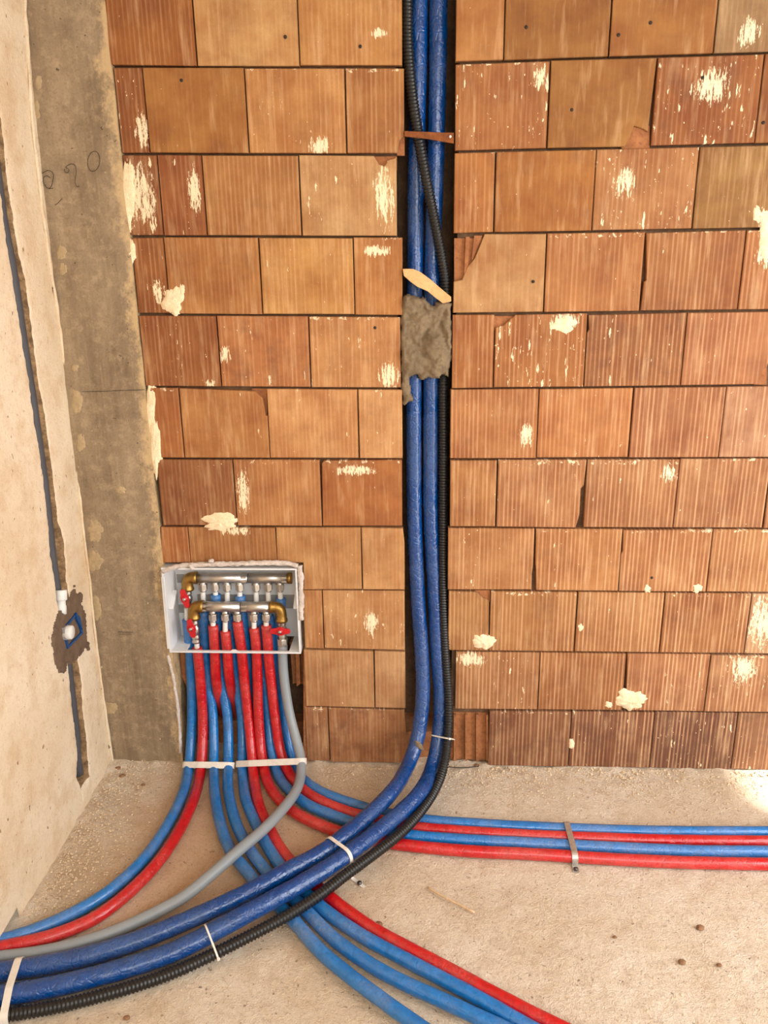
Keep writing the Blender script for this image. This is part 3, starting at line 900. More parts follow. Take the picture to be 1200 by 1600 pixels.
reg('F', [(352,986,'y',YL),(355,1015,'y',YL),(358,1054,'y',YL+.003),(363.5,1088,'y',.05),(368.5,1108,'y',.09),(371,1118,'y',.14)],
    R_S, M['red'], 'short red insulated pipe vanishing into the hole, right of its twin', seed=6, stub=[(352,964,'y',YL),(352,989,'y',YL)])
reg('G', [(356,962,'y',YU),(363,1010,'y',YU),(372,1076,'y',.052),(378,1121,'y',.028),(379,1165,'y',-.01),(379,1208,'y',-.075),(384,1249,'z',f),(397,1281,'z',f),(416,1319,'z',f),(437,1351,'z',f),(495,1412,'z',f),(560,1459,'z',f),(650,1508,'z',f),(750,1561,'z',f),(812,1597,'z',f),(890,1640,'z',f)],
    R_S, M['blue'], 'light blue insulated pipe next to the red one at the bottom edge', seed=7, stub=[(354.6,918,'y',YU),(356,966,'y',YU)])
reg('H', [(371,971,'y',YL),(374.5,995,'y',YL),(377.6,1017,'y',YL),(382,1065,'y',.022),(388,1121,'y',.0),(393,1173,'y',-.04),(396.5,1212,'y',-.095),(405,1260,'z',f),(421,1295,'z',f),(437,1324,'z',f),(460,1353,'z',f),(515,1402,'z',f),(580,1450,'z',f),(680,1504,'z',f),(775,1555,'z',f),(857,1597,'z',f),(940,1636,'z',f)],
    R_S, M['red'], 'red insulated pipe running forward to the bottom edge of the photo', seed=8, stub=[(371,962,'y',YL),(371,976,'y',YL)])
reg('N', [(375,931,'y',YU),(384,1005,'y',YU),(390,1060,'y',.07),(391,1100,'y',.10),(391,1125,'y',.135)],
    R_S, M['blue'], 'short light blue insulated pipe dropping behind the middle red pipes', seed=9, stub=[(374.4,918,'y',YU),(375,936,'y',YU)])
reg('I', [(397,981,'y',YL),(400,1005,'y',YL),(401.5,1030,'y',YL),(402.5,1065,'y',.022),(404,1121,'y',.0),(408,1173,'y',-.035),(414,1208,'y',-.085),(423,1232,'z',f),(443,1257,'z',f),(467,1274,'z',f),(507,1292,'z',f),(540,1303,'z',f),(615,1318,'z',f),(720,1329,'z',f),(840,1335,'z',f),(967,1343,'z',f),(1083,1348,'z',f),(1200,1350,'z',f),(1330,1351,'z',f)],
    R_S, M['red'], 'red insulated pipe in front of the four running right', seed=10, stub=[(396.7,962,'y',YL),(397,984,'y',YL)])
reg('J', [(401,958,'y',YU),(406,1010,'y',YU),(413,1065,'y',.052),(420,1130,'y',.02),(425,1175,'y',-.025),(433,1208,'y',-.075),(451,1234,'z',f),(480,1257,'z',f),(520,1274,'z',f),(560,1288,'z',f),(630,1304,'z',f),(720,1312,'z',f),(840,1318,'z',f),(967,1325,'z',f),(1083,1330,'z',f),(1200,1331,'z',f),(1330,1332,'z',f)],
    R_S, M['blue'], 'light blue insulated pipe running right between two red ones', seed=11, stub=[(400,918,'y',YU),(401,962,'y',YU)])
reg('K', [(416,977,'y',YL),(418,1000,'y',YL),(420,1030,'y',YL),(424,1068,'y',.02),(430,1121,'y',.0),(438,1173,'y',-.03),(449,1203,'y',-.07),(470,1231,'z',f),(496,1249,'z',f),(533,1265,'z',f),(570,1276,'z',f),(645,1292,'z',f),(720,1299,'z',f),(840,1306,'z',f),(967,1311,'z',f),(1083,1314,'z',f),(1200,1315,'z',f),(1330,1316,'z',f)],
    R_S, M['red'], 'red insulated pipe running right between two light blue ones', seed=12, stub=[(416,962,'y',YL),(416,980,'y',YL)])
reg('P', [(420,962,'y',YU),(426,1010,'y',YU),(431,1060,'y',.07),(432,1100,'y',.10),(432,1122,'y',.135)],
    R_S, M['blue'], 'short light blue insulated pipe dropping behind the rightmost red one', seed=13, stub=[(419,918,'y',YU),(420,966,'y',YU)])
reg('L', [(439,935,'y',YU),(436,1010,'y',YU),(439,1070,'y',.06),(446,1130,'y',.03),(453,1170,'y',.0),(462,1200,'y',-.045),(480,1224,'z',f),(507,1240,'z',f),(560,1259,'z',f),(600,1270,'z',f),(660,1281,'z',f),(750,1288,'z',f),(840,1293,'z',f),(967,1298,'z',f),(1083,1300,'z',f),(1200,1300,'z',f),(1330,1300,'z',f)],
    R_S, M['blue'], 'light blue insulated pipe running right, hindmost beside the brick wall', seed=14, stub=[(437.5,918,'y',YU),(438.5,938,'y',YU)])
q = spline(path([(442,1008,'y',YL),(441.5,1025,'y',YL),(444.5,1065,'y',.018),(453,1118,'y',-.01),(463,1156,'y',-.045),(470.5,1188,'y',-.085),(470,1212,'z',.047),(462,1237,'z',.048),(443,1263,'z',.048),(413,1295,'z',.048),(373,1329,'z',.048),(333,1364,'z',.040),(288,1401,'z',.026),(233,1431,'z',.018),(175,1457,'z',R_G+.001),(117,1476,'z',R_G),(58,1489,'z',R_G),(0,1496,'z',R_G),(-60,1502,'z',R_G)]), 0.012)
PIPES['M'] = q
tag(MB().tube(q, R_G, 18).build('drain_pipe', M['grey_pipe']), 'smooth grey plastic pipe crossing over the light blue ones', 'pipe')

zb = 0.056
reg('Q1', [(655,-60,'y',.055),(655,0,'y',.055),(654,105,'y',.055),(650,280,'y',.055),(649,400,'y',.055),(647,520,'y',.05),(646.5,680,'y',.05),(647.5,800,'y',.04),(652,925,'y',.022),(659,1025,'y',.0),(660,1095,'y',-.03),(652,1155,'y',-.075),(639,1193,'y',-.125),(615,1234,'z',.086),(576,1274,'z',.070),(540,1305,'z',.062),(507,1330,'z',zb),(453,1359,'z',zb),(400,1388,'z',zb),(347,1414,'z',zb-.008),(293,1438,'z',.040),(235,1462,'z',.030),(175,1483,'z',R_B+.002),(87,1505,'z',R_B),(0,1519,'z',R_B),(-80,1528,'z',R_B)],
    R_B, M['dark_blue'], 'thick dark blue insulated pipe, left of the pair in the channel', seed=21, wrinkle=0.05, step=0.010, n=20)
reg('Q2', [(685,-60,'y',.05),(685,0,'y',.05),(684,105,'y',.05),(680,280,'y',.05),(676,400,'y',.05),(674,520,'y',.05),(673,680,'y',.05),(673,800,'y',.042),(679,925,'y',.028),(684,1025,'y',.006),(689,1095,'y',-.022),(685,1155,'y',-.065),(675,1200,'y',-.125),(657,1237,'z',.080),(627,1269,'z',.066),(585,1303,'z',.060),(555,1326,'z',.058),(507,1360,'z',zb),(453,1391,'z',zb),(400,1420,'z',zb),(344,1450,'z',zb-.010),(300,1474,'z',.036),(262,1491,'z',.028),(175,1519,'z',R_B+.001),(87,1541,'z',R_B),(0,1556,'z',R_B),(-80,1564,'z',R_B)],
    R_B, M['dark_blue'], 'thick dark blue insulated pipe, right of the pair in the channel', seed=22, wrinkle=0.05, step=0.010, n=20)
# corrugated conduit
q = spline(path([(634,-60,'y',.035),(636,0,'y',.03),(637,70,'y',.025),(643,140,'y',.018),(652,203,'y',.012),(666,280,'y',.008),(680,350,'y',.012),(690,400,'y',.02),(697,455,'y',.03),(696,520,'y',.035),(693,592,'y',.035),(693,680,'y',.035),(692.5,800,'y',.03),(692.5,950,'y',.012),(696,1025,'y',-.006),(701,1095,'y',-.04),(700,1150,'y',-.085),(693,1200,'y',-.145),(678,1237,'z',.064),(660,1264,'z',.056),(630,1298,'z',.052),(585,1334,'z',.050),(540,1367,'z',.049),(500,1398,'z',.048),(450,1430,'z',.042),(375,1470,'z',.030),(335,1490,'z',.024),(262,1523,'z',R_K+.002),(175,1551,'z',R_K),(87,1573,'z',R_K),(0,1587,'z',R_K),(-80,1596,'z',R_K)]), 0.0021)
PIPES['R'] = q
tag(MB().tube(q, lambda i, a: R_K * (1.0, 0.97, 0.81, 0.81)[i % 4] if True else 0, 14).build('corrugated_conduit', M['black']), 'black corrugated conduit hose beside the thick dark blue pipes', 'hose')

# ------------------------------------------------------------------ ties, straps
def nearest(q, p):
    best = min(range(len(q)), key=lambda i: (q[i] - p).length_squared)
    a = q[max(best-2, 0)]; b = q[min(best+2, len(q)-1)]
    return q[best], (b - a).normalized()
def hull2(pts):
    pts = sorted(set(pts))
    def half(ps):
        h = []
        for p in ps:
            while len(h) >= 2 and (h[-1][0]-h[-2][0])*(p[1]-h[-2][1]) - (h[-1][1]-h[-2][1])*(p[0]-h[-2][0]) <= 0:
                h.pop()
            h.append(p)
        return h
    l = half(pts); u = half(pts[::-1])
    return l[:-1] + u[:-1]
def bundle_section(keys, radii, p0, axis=None):
    """centres of the pipes where they cross a plane through p0 across their run"""
    q0, t0 = nearest(PIPES[keys[0]], p0)
    t = axis or t0
    C = []
    for k in keys:
        best = min(PIPES[k], key=lambda v: abs((v - p0).dot(t)) + 0.15 * (v - p0).length)
        C.append(best - t * (best - p0).dot(t))
    return C, t
def band(poly3, t, width, thick, closed=True):
    mb = MB(); n = len(poly3)
    ctr = sum(poly3, Vector()) / n
    vv, ff = [], []
    for i, p in enumerate(poly3):
        a = poly3[(i-1) % n] if closed or i > 0 else p
        b = poly3[(i+1) % n] if closed or i < n-1 else p
        tg = (b - a).normalized()
        nn = tg.cross(t).normalized()
        if nn.dot(p - ctr) < 0: nn = -nn
        for s, h in ((-1, 0), (1, 0), (1, thick), (-1, thick)):
            vv.append(p + t * (s * width / 2) + nn * h)
    m = n if closed else n - 1
    for i in range(m):
        j = (i + 1) % n
        for k in range(4):
            k2 = (k + 1) % 4
            ff.append((i*4 + k, j*4 + k, j*4 + k2, i*4 + k2))
    if not closed:
        ff.append((0, 1, 2, 3)); ff.append(((n-1)*4+3, (n-1)*4+2, (n-1)*4+1, (n-1)*4))
    return mb.add(vv, ff)
def tie(keys, radii, p0, width, label, axis=None, thick=0.0013, head=None, slant=0.0, mat='tie', name='cable_tie', tail=None):
    C, t = bundle_section(keys, radii, p0, axis)
    ref = Vector((0, 0, 1)) if abs(t.z) < 0.8 else Vector((1, 0, 0))
    u = (ref - t * ref.dot(t)).normalized(); v = t.cross(u)
    o0 = C[0]
    pts = []
    for c, r in zip(C, radii):
        cu, cv = (c - o0).dot(u), (c - o0).dot(v)
        for k in range(28):
            a = 2 * math.pi * k / 28
            pts.append((round(cu + (r + 0.0012) * math.cos(a), 6), round(cv + (r + 0.0012) * math.sin(a), 6)))
    h = hull2(pts)
    # subdivide long straight runs
    P = []
    for i in range(len(h)):
        a, b = h[i], h[(i+1) % len(h)]
        L = math.hypot(b[0]-a[0], b[1]-a[1]); m = max(1, int(L / 0.008))
        for k in range(m):
            P.append((a[0] + (b[0]-a[0]) * k / m, a[1] + (b[1]-a[1]) * k / m))
    P3 = [o0 + u * a + v * b for a, b in P]
    base = min(P3, key=lambda p: p.z)
    root = empty(name, label, 'cable tie', base)
    band(P3, t, width, thick).build('strap', M[mat], root)
    if head is not None:
        hp = min(P3, key=lambda p: (p - head).length)
        ctr = sum(P3, Vector()) / len(P3)
        d = (hp - ctr).normalized()
        e = t.cross(d).normalized()
        mb = MB()
        w = width * 0.8
        b0 = hp + d * 0.0005
        mb.prism([b0 + t*w + e*w, b0 - t*w + e*w, b0 - t*w - e*w, b0 + t*w - e*w], d, 0.005)
        mb.build('head', M[mat], root, 0.0008)
        if tail is not None:
            mb = MB()
            mb.tube([hp + d*0.003, hp + d*0.003 + tail*0.5, hp + d*0.002 + tail], [0.0016, 0.0014, 0.0012], 6)
            mb.build('tail', M[mat], root)
    return root
def P3(px, py, y): return at_y(px, py, y)
# the two wide ties low on the manifold's pipes
pA = at_y(334, 1196, -.055)
ax = Vector((0.0, -0.62, -0.78)).normalized()
tie(['A','B','C','E'], [R_S + .0025]*4, pA, 0.019, 'wide cable tie round the four left pipes under the manifold', axis=ax)
pB = at_y(420, 1192, -.06)
tie(['G','H','I','J','K','L','M'], [R_S + .0025]*6 + [R_G + .001], pB, 0.019, 'wide cable tie round the right pipes and the grey one', axis=Vector((0.05, -0.58, -0.80)).normalized())
q, t = nearest(PIPES['Q2'], at_y(685, 1150, -.065))
tie(['Q2','R'], [R_B, R_K], q, 0.004, 'thin cable tie on blue pipe and black hose near wall base', axis=t, head=at_y(704, 1152, -.12), tail=Vector((0.016, -0.004, 0)))
q, t = nearest(PIPES['Q2'], at_z(326, 1455, .045))
tie(['Q2','R'], [R_B, R_K], q, 0.0042, 'thin white cable tie holding blue pipe and black hose on floor', axis=t, head=at_z(333, 1507, .02))
q, t = nearest(PIPES['Q2'], at_z(25, 1550, .02))
def strap(keys, radii, p0, axis, width, label, foot_a=0.0, foot_b=0.03, mat='tie', screws=True, thick=0.0014, side=1, extra=0.0):
    C, t = bundle_section(keys, radii, p0, axis)
    t = Vector((t.x, t.y, 0)).normalized()
    u = Vector((0, 0, 1)); v = t.cross(u).normalized()
    o0 = C[0].copy(); o0.z = 0
    pts = []
    for c, r in zip(C, radii):
        cu, cv = c.z, (c - o0).dot(v)
        for k in range(28):
            a = 2 * math.pi * k / 28
            pts.append((round(cv + (r + 0.0012) * math.cos(a), 6), round(cu + (r + 0.0012) * math.sin(a), 6)))
    lo = min(p[0] for p in pts); hi = max(p[0] for p in pts)
    pts += [(lo - 0.0015, 0.002), (hi + 0.0015, 0.002)]
    h = hull2(pts)
    top = [p for p in h if p[1] > 0.0019]
    # order from low v to high v over the top
    top.sort(key=lambda p: math.atan2(p[1] - 0.002, p[0] - (lo + hi) / 2), reverse=True)
    prof = ([(top[0][0] - foot_a, 0.002)] if foot_a else []) + top + ([(top[-1][0] + foot_b, 0.002)] if foot_b else [])
    P3_ = [o0 + v * a + u * b for a, b in prof]
    root = empty('pipe_strap', label, 'pipe strap', o0 + v * ((lo + hi) / 2))
    band(P3_, t, width, thick, closed=False).build('band', M[mat], root)
    if screws:
        for a, on in ((prof[0][0] + foot_a * 0.4, foot_a), (prof[-1][0] - foot_b * 0.4, foot_b)):
            if on:
                c = o0 + v * a
                mb = MB()
                mb.tube([c + u * 0.001, c + u * 0.006, c + u * 0.0085], [0.0062, 0.006, 0.003], 10)
                mb.build('screw', M['dark_steel'], root)
    return root
strap(['Q1','Q2','R'], [R_B, R_B, R_K], at_z(22, 1540, .022), t, 0.016, 'wide white strap over dark blue pipes at the left edge', 0.02, 0.05)
q, t = nearest(PIPES['Q2'], at_z(540, 1335, .062))
strap(['Q1','Q2'], [R_B, R_B], q, t, 0.010, 'white strap over both dark blue pipes with screwed metal foot', 0.045, 0.0, 'tie')
q, t = nearest(PIPES['J'], at_z(892, 1321, .016))
strap(['L','K','J','I'], [R_S]*4, at_z(892, 1320, .016), Vector((1, 0.0, 0)), 0.016, 'galvanised metal strap screwed over the four pipes running right', 0.014, 0.020, 'steel')

# ------------------------------------------------------------------ manifold box
BX0, BX1 = at_y(261, 955).x, at_y(468, 950).x
BZ1, BZ0 = at_y(365, 885).z, at_y(365, 1017).z
BY0, BY1 = -0.016, 0.098
def box():
    c = Vector(((BX0 + BX1) / 2, 0, BZ0))
    root = empty('manifold_box', 'white plastic recessed manifold box with open front', 'box', c)
    w = 0.0055
    mb = MB().box((BX0, BY0, BZ0), (BX0 + w, BY1, BZ1)); mb.build('side_panel', M['white'], root, 0.001)
    mb = MB().box((BX1 - w, BY0, BZ0), (BX1, BY1, BZ1)); mb.build('side_panel', M['white'], root, 0.001)
    mb = MB().box((BX0 + w, BY0, BZ1 - w), (BX1 - w, BY1, BZ1)); mb.build('top_panel', M['white'], root, 0.001)
    hl, hr = at_y(292, 1010).x, at_y(452, 1010).x
    mb = MB().box((BX0 + w, BY0, BZ0), (BX1 - w, BY0 + 0.010, BZ0 + w))
    mb.build('front_rail', M['white'], root, 0.001)
    mb = MB().box((BX0 + w, BY0 + 0.010, BZ0), (hl, BY1, BZ0 + w)); mb.build('bottom_panel', M['white'], root)
    mb = MB().box((hr, BY0 + 0.010, BZ0), (BX1 - w, BY1, BZ0 + w)); mb.build('bottom_panel', M['white'], root)
    mb = MB().box((BX0 + w, BY1 - 0.004, BZ0 + w), (BX1 - w, BY1, BZ1 - w)); back = mb.build('back_panel', M['white'], root)
    zr = at_y(365, 938, BY1).z
    mb = MB().box((BX0 + 0.07, BY1 - 0.010, zr - 0.022), (BX1 - w - 0.002, BY1 - 0.004, zr + 0.022)); mb.build('mounting_rail', M['grey_panel'], root)
    for px, py in ((283,903),(283,950)):
        p = at_y(px, py, BY1)
        mb = MB().box((p.x - 0.012, BY1 - 0.006, p.z - 0.014), (p.x + 0.012, BY1 - 0.004, p.z + 0.014)); mb.build('knockout', M['grey_panel'], root)
    # lugs moulded on the sides
    for px, s in ((262,1),(467,-1)):
        p = at_y(px, 948, 0)
        x0 = BX0 + w if s > 0 else BX1 - w
        mb = MB().prism([Vector((x0, 0.004, p.z - 0.010)), Vector((x0, 0.004, p.z - 0.002)), Vector((x0, 0.05, p.z + 0.034)), Vector((x0, 0.05, p.z + 0.022))], (s, 0, 0), 0.014)
        mb.build('lug', M['white'], root, 0.0008)
    # loose cover-frame flange on the left edge and the small moulded notch in the rail
    a, b = at_y(251.5, 902, BY0), at_y(262, 1014, BY0)
    mb = MB().prism([a, a + Vector((0.010, 0, 0.003)), b + Vector((0.006, 0, 0)), b + Vector((-0.002, 0, 0))], (0, 1, 0), 0.012)
    mb.build('edge_flange', M['white'], root, 0.001)
    p = at_y(365, 1012, BY0)
    mb = MB().prism([Vector((p.x - 0.014, BY0, BZ0 + w)), Vector((p.x - 0.005, BY0, BZ0 + w + 0.006)), Vector((p.x + 0.005, BY0, BZ0 + w + 0.006)), Vector((p.x + 0.014, BY0, BZ0 + w))], (0, 1, 0), 0.004)
    mb.build('notch', M['white'], root)
    return root
box()
def bead(pts, r, seed, mat='bead', name='filler_bead', y=-0.012):
    q = spline([at_y(p[0], p[1], y) for p in pts], 0.006)
    MB().tube(q, lambda i, a: r * (0.85 + 0.5 * noise.noise((i * 0.45 + seed, math.cos(a) * 1.5, math.sin(a) * 1.5)) + 0.25 * noise.noise((i * 1.3 + seed, math.cos(a) * 3, math.sin(a) * 3))), 10).build(name, M[mat], wall_back)
bead([(254,893),(262,888),(290,883),(330,882),(370,881),(410,880),(450,880),(466,884)], 0.0085, 3)
bead([(296,882),(299,887),(302,890)], 0.008, 13, y=-0.018)
bead([(326,877),(334,876)], 0.006, 23)
bead([(468,884),(470,900),(470,920),(471,940),(471,955),(470,968)], 0.0095, 5)
bead([(262,1024),(269,1050),(275,1085),(279,1120),(281,1150),(282,1176)], 0.006, 7, y=-0.006)
core_piece_box = MB().box((X_CL - 0.012, 0.035, -0.02), (X_CR + 0.01, 0.149, 0.10)).build('broken_core', M['core'], wall_back)
MB().box((REC_L + 0.004, 0.10, -0.02), (REC_R - 0.003, 0.149, 0.09)).build('broken_core', M['core'], wall_back)
# the ragged hole below the box: broken clay left hanging inside
core_piece([(272,1020),(293,1020),(294,1080),(284,1088),(276,1070)], 0.055, 'broken_core', 0.05)
core_piece([(447,1020),(474,1020),(474,1090),(462,1084),(452,1086)], 0.07, 'broken_core', 0.05)
core_piece([(458,1020),(464,1020),(466,1080),(460,1084)], 0.045, 'block_web', 0.03)
core_piece([(474,1018),(479,1018),(479,1100),(483,1140),(481,1192),(474,1192)], 0.004, 'broken_core', 0.06)

# ------------------------------------------------------------------ manifolds
def hexnut(mb, a, b, r):
    a, b = Vector(a), Vector(b)
    vv, ff = tube_geo([a, b], r, 6)
    return mb.add(vv, ff)
def outlet(root, px, y, ztop, znut1, znut0):
    """nipple below the bar and its compression nut"""
    xt = px
    mb = MB().tube([Vector((xt, y, ztop)), Vector((xt, y, ztop - 0.005)), Vector((xt, y, znut1))], [0.0085, 0.0105, 0.0095], 14)
    o = mb.build('outlet', M['nickel'], root)
    mb = MB(); hexnut(mb, (xt, y, znut1 + 0.004), (xt, y, znut0), 0.0138)
    n = mb.build('nut', M['nickel'], o, 0.0007)
    mb = MB(); mb.tube([Vector((xt, y, znut0)), Vector((xt, y, znut0 - 0.005))], [0.0105, 0.0095], 14)
    mb.build('collar', M['nickel'], o)
def valve_handle(root, c, ang, L=0.031, W=0.0135):
    """red butterfly handle in the plane facing the room, ang from horizontal"""
    pts = []
    ca, sa = math.cos(ang), math.sin(ang)
    prof = [(-1.0, -0.35), (-0.8, -0.62), (-0.45, -0.68), (-0.2, -1.0), (0.2, -1.0), (0.45, -0.68), (0.8, -0.62), (1.0, -0.35)]
    prof = prof + [(-a, -b) for a, b in prof]
    for a, b in prof:
        x, z = a * L, b * W
        pts.append(Vector((c.x + x * ca - z * sa, c.y, c.z + x * sa + z * ca)))
    h = MB().prism(pts, (0, 1, 0), 0.006).build('valve_handle', M['red_handle'], root, 0.0012)
    MB().tube([c + Vector((0, 0.008, 0)), c + Vector((0, -0.003, 0))], 0.0088, 16).build('boss', M['red_handle'], h)
    MB().tube([c, c + Vector((0, -0.0065, 0)), c + Vector((0, -0.0075, 0))], [0.0052, 0.0052, 0.003], 6).build('screw', M['nickel'], h)
    MB().tube([c + Vector((0, 0.002, 0)), c + Vector((0, 0.03, 0))], 0.006, 10).build('stem', M['nickel'], h)
def elbow(root, x0, y, z0, x1, z1, r):
    """brass elbow from (x0,z0) horizontal to (x1,z1) pointing down"""
    pts = []
    for k in range(9):
        a = math.pi / 2 * k / 8
        pts.append(Vector((x0 + (x1 - x0) * math.sin(a) ** 0.62, y, z1 + (z0 - z1) * max(math.cos(a), 0.0) ** 0.62)))
    d = 0.010 if x0 > x1 else -0.010
    rr = [r * 1.12] * 2 + [r] * 9 + [r * 1.12] * 2
    P = [Vector((x0 + d, y, z0)), Vector((x0 + d * 0.3, y, z0))] + pts + [Vector((x1, y, z1 - 0.003)), Vector((x1, y, z1 - 0.010))]
    MB().tube(P, rr, 18).build('elbow', M['brass'], root)
def valve_body(root, x, y, z1, z0, x0=None):
    x0 = x if x0 is None else x0
    n = 16
    P = [Vector((x + (x0 - x) * k / n, y, z1 + (z0 - z1) * k / n)) for k in range(n + 1)]
    rr = [0.0135 if k % 3 == 0 else (0.0122 if k % 3 == 1 else 0.0112) for k in range(n + 1)]
    for k in (6, 7, 8, 9): rr[k] = 0.0150
    MB().tube(P, rr, 16).build('valve_body', M['nickel'], root)
def bar(root, xa, xb, y, z, r, nut_at):
    MB().tube([Vector((xa, y, z)), Vector((xb, y, z))], r, 24).build('bar', M['nickel'], root)
    mb = MB(); hexnut(mb, (nut_at - 0.008, y, z), (nut_at + 0.008, y, z), r * 1.12); mb.build('union_nut', M['nickel'], root, 0.0008)
def manifolds():
    # return manifold, upper and further back
    y, r = YU, 0.0165
    A, B_ = at_y(306, 903.5, y), at_y(452, 902.5, y)
    zc = (A.z + B_.z) / 2
    root = empty('manifold', 'upper nickel manifold bar with seven outlets inside the box', 'manifold', (A.x, y, zc - 0.05))
    xm = at_y(388.5, 903, y).x
    bar(root, A.x, xm - 0.002, y, zc, r, at_y(382, 903, y).x)
    bar(root, xm + 0.001, at_y(450, 903, y).x, y, zc, r, at_y(445, 903, y).x)
    MB().tube([Vector((xm - 0.003, y, zc)), Vector((xm + 0.002, y, zc))], r * 0.86, 16).build('joint_ring', M['dark_steel'], root)
    MB().tube([Vector((at_y(450, 903, y).x, y, zc)), Vector((at_y(456, 903, y).x, y, zc))], r * 1.08, 20).build('end_plug', M['brass'], root)
    for px in (317, 336, 354.6, 374.4, 400, 419, 437.5):
        x = at_y(px, 915, y).x
        outlet(root, x, y, zc - r + 0.003, at_y(px, 914, y).z, at_y(px, 921.5, y).z)
    e = at_y(293, 917, y)
    elbow(root, at_y(303, 903, y).x, y, zc, e.x, e.z, 0.0178)
    v1, v0 = at_y(297, 919, y), at_y(293, 952, y)
    valve_body(root, e.x, y, e.z - 0.006, v0.z, v0.x)
    MB().tube([Vector((v0.x, y, v0.z)), Vector((v0.x, y, v0.z - 0.014))], 0.009, 12).build('pipe_nut', M['nickel'], root)
    valve_handle(root, at_y(288.5, 936, y - 0.040), math.radians(102))
    # flow manifold, lower and nearer
    y = YL
    A, B_ = at_y(316, 949, y), at_y(423, 947, y)
    zc = (A.z + B_.z) / 2
    root = empty('manifold', 'lower nickel manifold bar with five outlets and brass elbows at both ends', 'manifold', (A.x, y, zc - 0.05))
    xm = at_y(377, 948, y).x
    bar(root, at_y(315, 948, y).x, xm - 0.002, y, zc, r, at_y(319, 948, y).x)
    bar(root, xm + 0.001, at_y(424, 948, y).x, y, zc, r, at_y(382, 948, y).x)
    MB().tube([Vector((xm - 0.003, y, zc)), Vector((xm + 0.002, y, zc))], r * 0.86, 16).build('joint_ring', M['dark_steel'], root)
    for px in (332.7, 352, 371, 396.7, 416):
        x = at_y(px, 960, y).x
        outlet(root, x, y, zc - r + 0.003, at_y(px, 961, y).z, at_y(px, 968.5, y).z)
    e = at_y(303, 962, y)
    elbow(root, at_y(313, 948, y).x, y, zc, e.x, e.z, 0.0178)
    v0 = at_y(307, 1004, y)
    valve_body(root, e.x, y, e.z - 0.006, v0.z, v0.x)
    valve_handle(root, at_y(298.5, 982.5, y - 0.040), math.radians(98))
    e = at_y(440, 966, y)
    elbow(root, at_y(427, 948, y).x, y, zc, e.x, e.z, 0.0165)
    v0 = at_y(441.5, 1001, y)
    valve_body(root, e.x, y, e.z - 0.006, v0.z, v0.x)
    mb = MB(); hexnut(mb, v0 + Vector((0, 0, 0.008)), v0 - Vector((0, 0, 0.014)), 0.0165); mb.build('pipe_nut', M['nickel'], root, 0.001)
    valve_handle(root, at_y(437.5, 987, y - 0.040), math.radians(0))
manifolds()

# ------------------------------------------------------------------ things in the channel
def height_slab(poly, y_front, y_back, label, name, cat, mat, seed, step=0.004, amp=0.008):
    """lumpy filled mass: outline given in pixels on the wall plane"""
    W = [at_y(p[0], p[1], y_front) for p in poly]
    P = [(w.x, w.z) for w in W]
    x0, x1 = min(p[0] for p in P), max(p[0] for p in P); z0, z1 = min(p[1] for p in P), max(p[1] for p in P)
    def inside(x, z):
        c = False
        for i in range(len(P)):
            a, b = P[i], P[i-1]
            if (a[1] > z) != (b[1] > z) and x < (b[0]-a[0]) * (z-a[1]) / (b[1]-a[1]) + a[0]: c = not c
        return c
    def edge_d(x, z):
        d = 9
        for i in range(len(P)):
            a, b = Vector(P[i]), Vector(P[i-1])
            p = Vector((x, z)); ab = b - a
            t = max(0, min(1, (p - a).dot(ab) / ab.length_squared))
            d = min(d, (p - (a + ab * t)).length)
        return d
    nx, nz = int((x1-x0)/step)+1, int((z1-z0)/step)+1
    idx, vv, ff = {}, [], []
    for j in range(nz + 1):
        for i in range(nx + 1):
            x, z = x0 + i*step, z0 + j*step
            jx = x + 0.006 * noise.noise((x*60, z*60, seed)); jz = z + 0.006 * noise.noise((x*60, z*60, seed + 9))
            if inside(jx, jz):
                d = edge_d(jx, jz)
                fold = abs(noise.noise((x*16 + seed, z*12, 1.0))) ** 0.6
                h = amp * (1.6 * fold - 0.4) + amp*0.5*noise.noise((x*45, z*45, 4 + seed)) + amp*0.3*noise.noise((x*130, z*130, 2))
                rnd_ = min(1, d / 0.014)
                yy = y_front - h * rnd_ + 0.016 * (1 - rnd_) ** 2
                idx[(i, j)] = len(vv); vv.append(Vector((x, yy, z)))
    for j in range(nz):
        for i in range(nx):
            ks = [(i,j),(i+1,j),(i+1,j+1),(i,j+1)]
            if all(k in idx for k in ks):
                ff.append(tuple(idx[k] for k in ks))
    bm = bmesh.new()
    bv = [bm.verts.new(v) for v in vv]
    for q in ff: bm.faces.new([bv[k] for k in q])
    edges = [e for e in bm.edges if len(e.link_faces) == 1]
    r = bmesh.ops.extrude_edge_only(bm, edges=edges)
    for v in [g for g in r['geom'] if isinstance(g, bmesh.types.BMVert)]:
        v.co.y = y_back
    bmesh.ops.delete(bm, geom=[v for v in bm.verts if not v.link_faces], context='VERTS')
    bmesh.ops.recalc_face_normals(bm, faces=bm.faces)
    for fc in bm.faces: fc.smooth = True
    me = bpy.data.meshes.new(name); bm.to_mesh(me); bm.free()
    o = link(name, me, None, mat)
    return tag(o, label, cat)
height_slab([(628,462),(640,457),(650,461),(662,464),(668,470),(677,476),(682,470),(697,470),(706,472),(707,500),(708,540),(706,570),(702,590),(692,588),(686,594),(672,591),(660,596),(650,588),(640,590),(641,600),(643,612),(648,624),(640,630),(634,636),(627,632),(626,600),(625,575),(623,540),(624,500)],
            -0.004, 0.085, 'lump of grey-brown mortar plugging the pipe channel', 'mortar_plug', 'mortar', M['mortar'], 3, 0.0035, 0.016)
